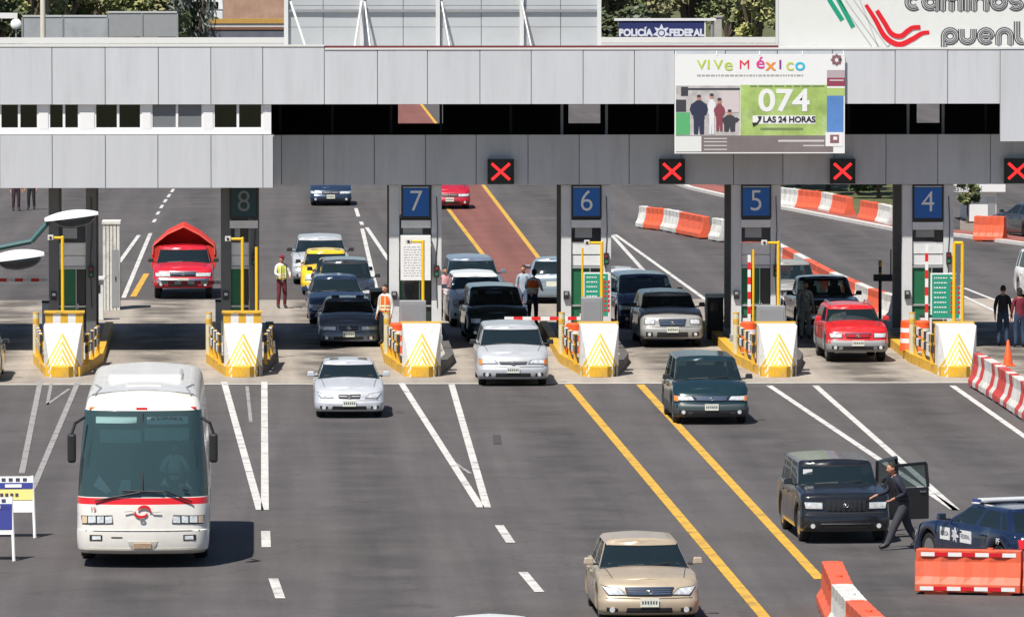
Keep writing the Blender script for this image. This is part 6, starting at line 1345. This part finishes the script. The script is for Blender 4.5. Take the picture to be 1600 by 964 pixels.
for i,(px,h,r,mx,lb_,Yo) in enumerate(((955,13,2.4,(0,0,4),'dark bluish tree left of the police sign, beside the roof billboard',470),(1005,14,3.2,(1,2,2),'broad olive tree behind the left half of the police sign',520),(1075,14,3.4,(2,1,2),'broad olive tree behind the right half of the police sign',530),(1140,13.5,3.0,(1,0,2),'dark olive tree right of the grey pillar by the police sign',540),(1185,10.2,2.1,(3,2,3),'bright green bushy tree beside the white billboard',480),(1225,13,2.6,(1,2,1),'green tree half hidden by the white billboard',520))):
    tr(lb_,px,0,Yo,h,r,60+i,mix=mx,n=3400,trunk=.15,clumps=24)
# trees behind the barriers at the right
for i,(px,py,h,r,lb_) in enumerate(((1258,300,4.5,1.9,'dark shrub behind the barriers right of booth 5'),(1305,305,4.8,1.9,'dark green shrub behind the orange barriers'),(1350,312,4.6,1.7,'dark shrub behind the barriers near booth 4'),(1385,318,4.2,1.5,'olive shrub behind the barriers nearest booth 4'))):
    p=G(px,py); tree(lb_,p.x,p.y+4,h,r,90+i,mix=(0,0,1),n=2200,trunk=.08,group='shrubs behind the barriers',name='shrub',cat='shrub',z=.03)
p=G(1512,351); tree('small round headed tree in front of the small white building',p.x,p.y,1.85,.48,99,mix=(0,1,2),n=1500,trunk=.38,leaf=.10,clumps=12,group=None,z=.05)
# small white building with lettered band
p=G(1538,352); t=thing('small_building','small white building with a lettered sign band at the upper right','building',(p.x,p.y+2.0,.05)); hb=VZ(301,p.y+2)-.05; xa=VX(1515,p.y+2)-p.x; xb=VX(1557,p.y+2)-p.x
mb=MB(); mb.bx(xa,xb,0,4,0,hb,white_m); mb.build('wall',t,bevel=.02)
mb=MB(); x2,x3=VX(1491,p.y+2)-p.x,VX(1570,p.y+2)-p.x; zb2=VZ(290,p.y+2)-.05; mb.bx(x2,x3,-.25,4.1,hb,zb2+.6,white_m); s_=mb.build('sign_band',t,bevel=.01)
text('ESTACION',.26,black_m,'lettering',s_,((x2+x3)/2-.5,-.26,hb+.14),ext=.006,sx=.9)
mb=MB(); mb.bx(xb-.35,xb-.05,-.02,.02,.1,hb-.2,alu); mb.build('door_panel',t)
# police sign
Y=420; xs0,xs1=VX(967,Y,50),VX(1100,Y,50); z0_,z1_=VZ(70,Y,1030),VZ(33,Y,1030)
t=thing('police_sign','navy POLICIA FEDERAL sign with a silver star','sign',((xs0+xs1)/2,Y,0)); W_=(xs1-xs0)/2
mb=MB(); mb.bx(-W_,W_,0,.2,z0_,z1_,mat('police_navy_sign',(.022,.03,.13),.5)); f_=mb.build('panel',t)
mb=MB(); mb.bx(-W_-.25,W_+.65,-.06,.26,z1_,z1_+.13,white_m); mb.bx(W_+.02,W_+.09,0,.2,z0_,z1_,white_m); mb.build('frame',t)
for x_ in(-W_+.5,W_-.5,W_+.45): mb=MB(); mb.cyl((x_,.1,0),(x_,.1,z0_ if x_<W_ else z1_),.07,steel_m); mb.build('post',t)
zc=(z0_+z1_)/2-.02; stw=mat('silver_white',(.70,.72,.78),.5)
text('POLICÍA',.52,stw,'lettering',f_,(-1.42,-.012,zc),offset=.03,sx=.95); text('FEDERAL',.52,stw,'lettering',f_,(1.38,-.012,zc),offset=.03,sx=.92)
mb=MB(); pts=[]
for k in range(14): q=.50 if k%2==0 else .27; pts.append((q*sin(2*pi*k/14),zc+q*cos(2*pi*k/14)))
vs=[(a,-.02,b) for a,b in pts]+[(a,-.0,b) for a,b in pts]; mb.add(vs,[tuple(range(14))]+[(i,(i+1)%14,14+(i+1)%14,14+i) for i in range(14)],stw); ribbon(mb,arcb(0,zc,.17,0,360,16,1),.05,mat('police_navy_sign',(0,0,0)),-.024,.005); mb.build('star',f_)
t=thing('gate_pillar','grey concrete pillar right of the police sign','pillar',(VX(1122,425,50),425,0)); mb=MB(); zt2=VZ(28,425); mb.bx(-.2,.2,0,.3,0,zt2,conc_m); mb.build('shaft',t); mb=MB(); mb.bx(-.25,.25,-.05,.35,zt2,zt2+.1,conc_m); mb.build('cap',t)
# grey site hoarding and pole, top left
Y=430; t=thing('site_fence','grey panel fence with the taller section at right, top left','fence',(VX(120,Y,40),Y,0)); ox2=t.location.x
for a,b,y0_,y1_ in ((35,98,62,27),(98,168,62,27),(168,277,58,21)):
    mb=MB(); z0_,z1_=VZ(y0_,Y,100),VZ(y1_,Y,100); m_=mat('hoarding',(.36,.38,.39),.6,noise=.12,nscale=1,dirt=(.22,.24,.25),dscale=.7,damt=.6) if b<200 else mat('hoarding_plain',(.30,.31,.31),.6,noise=.05)
    mb.bx(VX(a,Y,40)-ox2+.02,VX(b,Y,40)-ox2-.02,0,.08,z0_ if b>200 else 0,z1_,m_); pa=mb.build('panel',t)
    mb=MB(); mb.bx(VX(a,Y,40)-ox2+.02,VX(b,Y,40)-ox2-.02,-.04,.12,z1_,z1_+.10,mat('hoarding_rail',(.5,.52,.5),.6)); mb.build('top_rail',t)
for a in (35,98,168,222,277): mb=MB(); x_=VX(a,Y,40)-ox2; mb.bx(x_-.05,x_+.05,-.05,.15,0,VZ(22 if a>170 else 28,Y,100),steel_m); mb.build('post',t)
Y=400; t=thing('utility_pole','tall cream pole rising behind the left end of the plaza roof','pole',(VX(67,Y,30),Y,0)); mb=MB(); mb.cyl((0,0,0),(0,0,16),.16,mat('cream_pole',(.66,.63,.52),.6,noise=.05),r1=.12,n=12); mb.build('shaft',t,smooth=True); mb=MB(); mb.cyl((0,0,0),(0,0,.5),.24,conc_m); mb.build('base',t); mb=MB(); mb.bx(.17,.30,.0,.15,6.5,8.9,dark_m); mb.build('cable_box',t)
t=thing('roadside_sign','white slanted sign board at the top left corner','sign',(VX(4,415,20),415,0)); z_=VZ(25,415,0); mb=MB(); mb.box((0,0,z_),(1.6,.1,.3),white_m); mb.build('board',t); mb=MB(); mb.cyl((-.3,.1,0),(-.3,.1,z_),.06,steel_m); mb.build('post',t)
t=thing('satellite_dish','round white dish by the grey fence at the top left','dish',(VX(25,424,37),424,0)); z_=VZ(38,424,25); mb=MB(); mb.lathe([(0,.09),(.14,.07),(.24,.02),(.30,-.04),(.28,-.05),(.22,0),(0,.06)],white_m,Matrix.Translation((0,0,z_))@Matrix.Rotation(radians(80),4,'X'),20); mb.build('reflector',t,smooth=True); mb=MB(); mb.cyl((0,.15,0),(0,.15,z_),.05,steel_m); mb.build('mast',t)
# far road cutting: walls with white and ochre bands
Y=540; t=thing('retaining_wall','low far wall with ochre coping and white face, top left centre','wall',(VX(390,Y,30),Y,0)); ox2=t.location.x
a,b=VX(322,Y,30)-ox2,VX(470,Y,30)-ox2; och=mat('ochre',(.50,.30,.07),.7,noise=.1)
mb=MB(); mb.bx(a,b,0,.4,0,VZ(37,Y,400),mat('wall_pale',(.62,.62,.60),.7,noise=.06)); mb.build('face',t); mb=MB(); mb.bx(a,b,-.08,.5,VZ(37,Y,400),VZ(30,Y,400),och); mb.build('coping',t)
Y=455; t=thing('far_parapet','dark far parapet with a brown rail below the ochre wall','parapet',(VX(390,Y,50),Y,0)); ox2=t.location.x; a,b=VX(312,Y,50)-ox2,VX(460,Y,50)-ox2
mb=MB(); mb.bx(a,b,0,.3,0,VZ(47,Y,400),mat('slate_wall',(.13,.14,.17),.8,noise=.15,nscale=1)); mb.build('face',t); mb=MB(); mb.bx(a,b,-.05,.35,VZ(47,Y,400),VZ(43,Y,400),mat('rail_brown',(.20,.09,.05),.7)); mb.build('rail',t)
Y=600; t=thing('far_wall','pinkish brick wall at the top behind the far road','wall',(VX(400,Y,8),Y,0)); ox2=t.location.x; a,b=VX(335,Y,8)-ox2,VX(470,Y,8)-ox2
mb=MB(); mb.bx(a,b,0,.4,0,VZ(-12,Y,400),mat('wall_pink',(.42,.26,.19),.8,noise=.25,nscale=.8)); mb.build('face',t); mb=MB(); mb.bx(a,b,-.1,.5,VZ(-12,Y,400),VZ(-15,Y,400),conc_m); mb.build('coping',t)
t=thing('delivery_van','white van roof at the top edge above the willow','van',(VX(310,545,0),545,0)); zt3=VZ(-8,545,300); mb=MB(); mb.box((0,0,zt3-.55),(3.6,1.8,1.1),white_m,top=(.94,.9)); mb.bx(-1.75,1.75,-.85,.85,zt3-1.9,zt3-1.1,white_m); mb.build('body',t,bevel=.08); mb=MB(); mb.bx(-1.5,1.4,-.912,-.905,zt3-1.0,zt3-.5,winglass); mb.build('side_window',t)
for sx in(-1.2,1.2):
    mb=MB(); mb.cyl((sx,-.88,zt3-1.9),(sx,-.6,zt3-1.9),.34,rubber,n=18); mb.build('wheel',t)
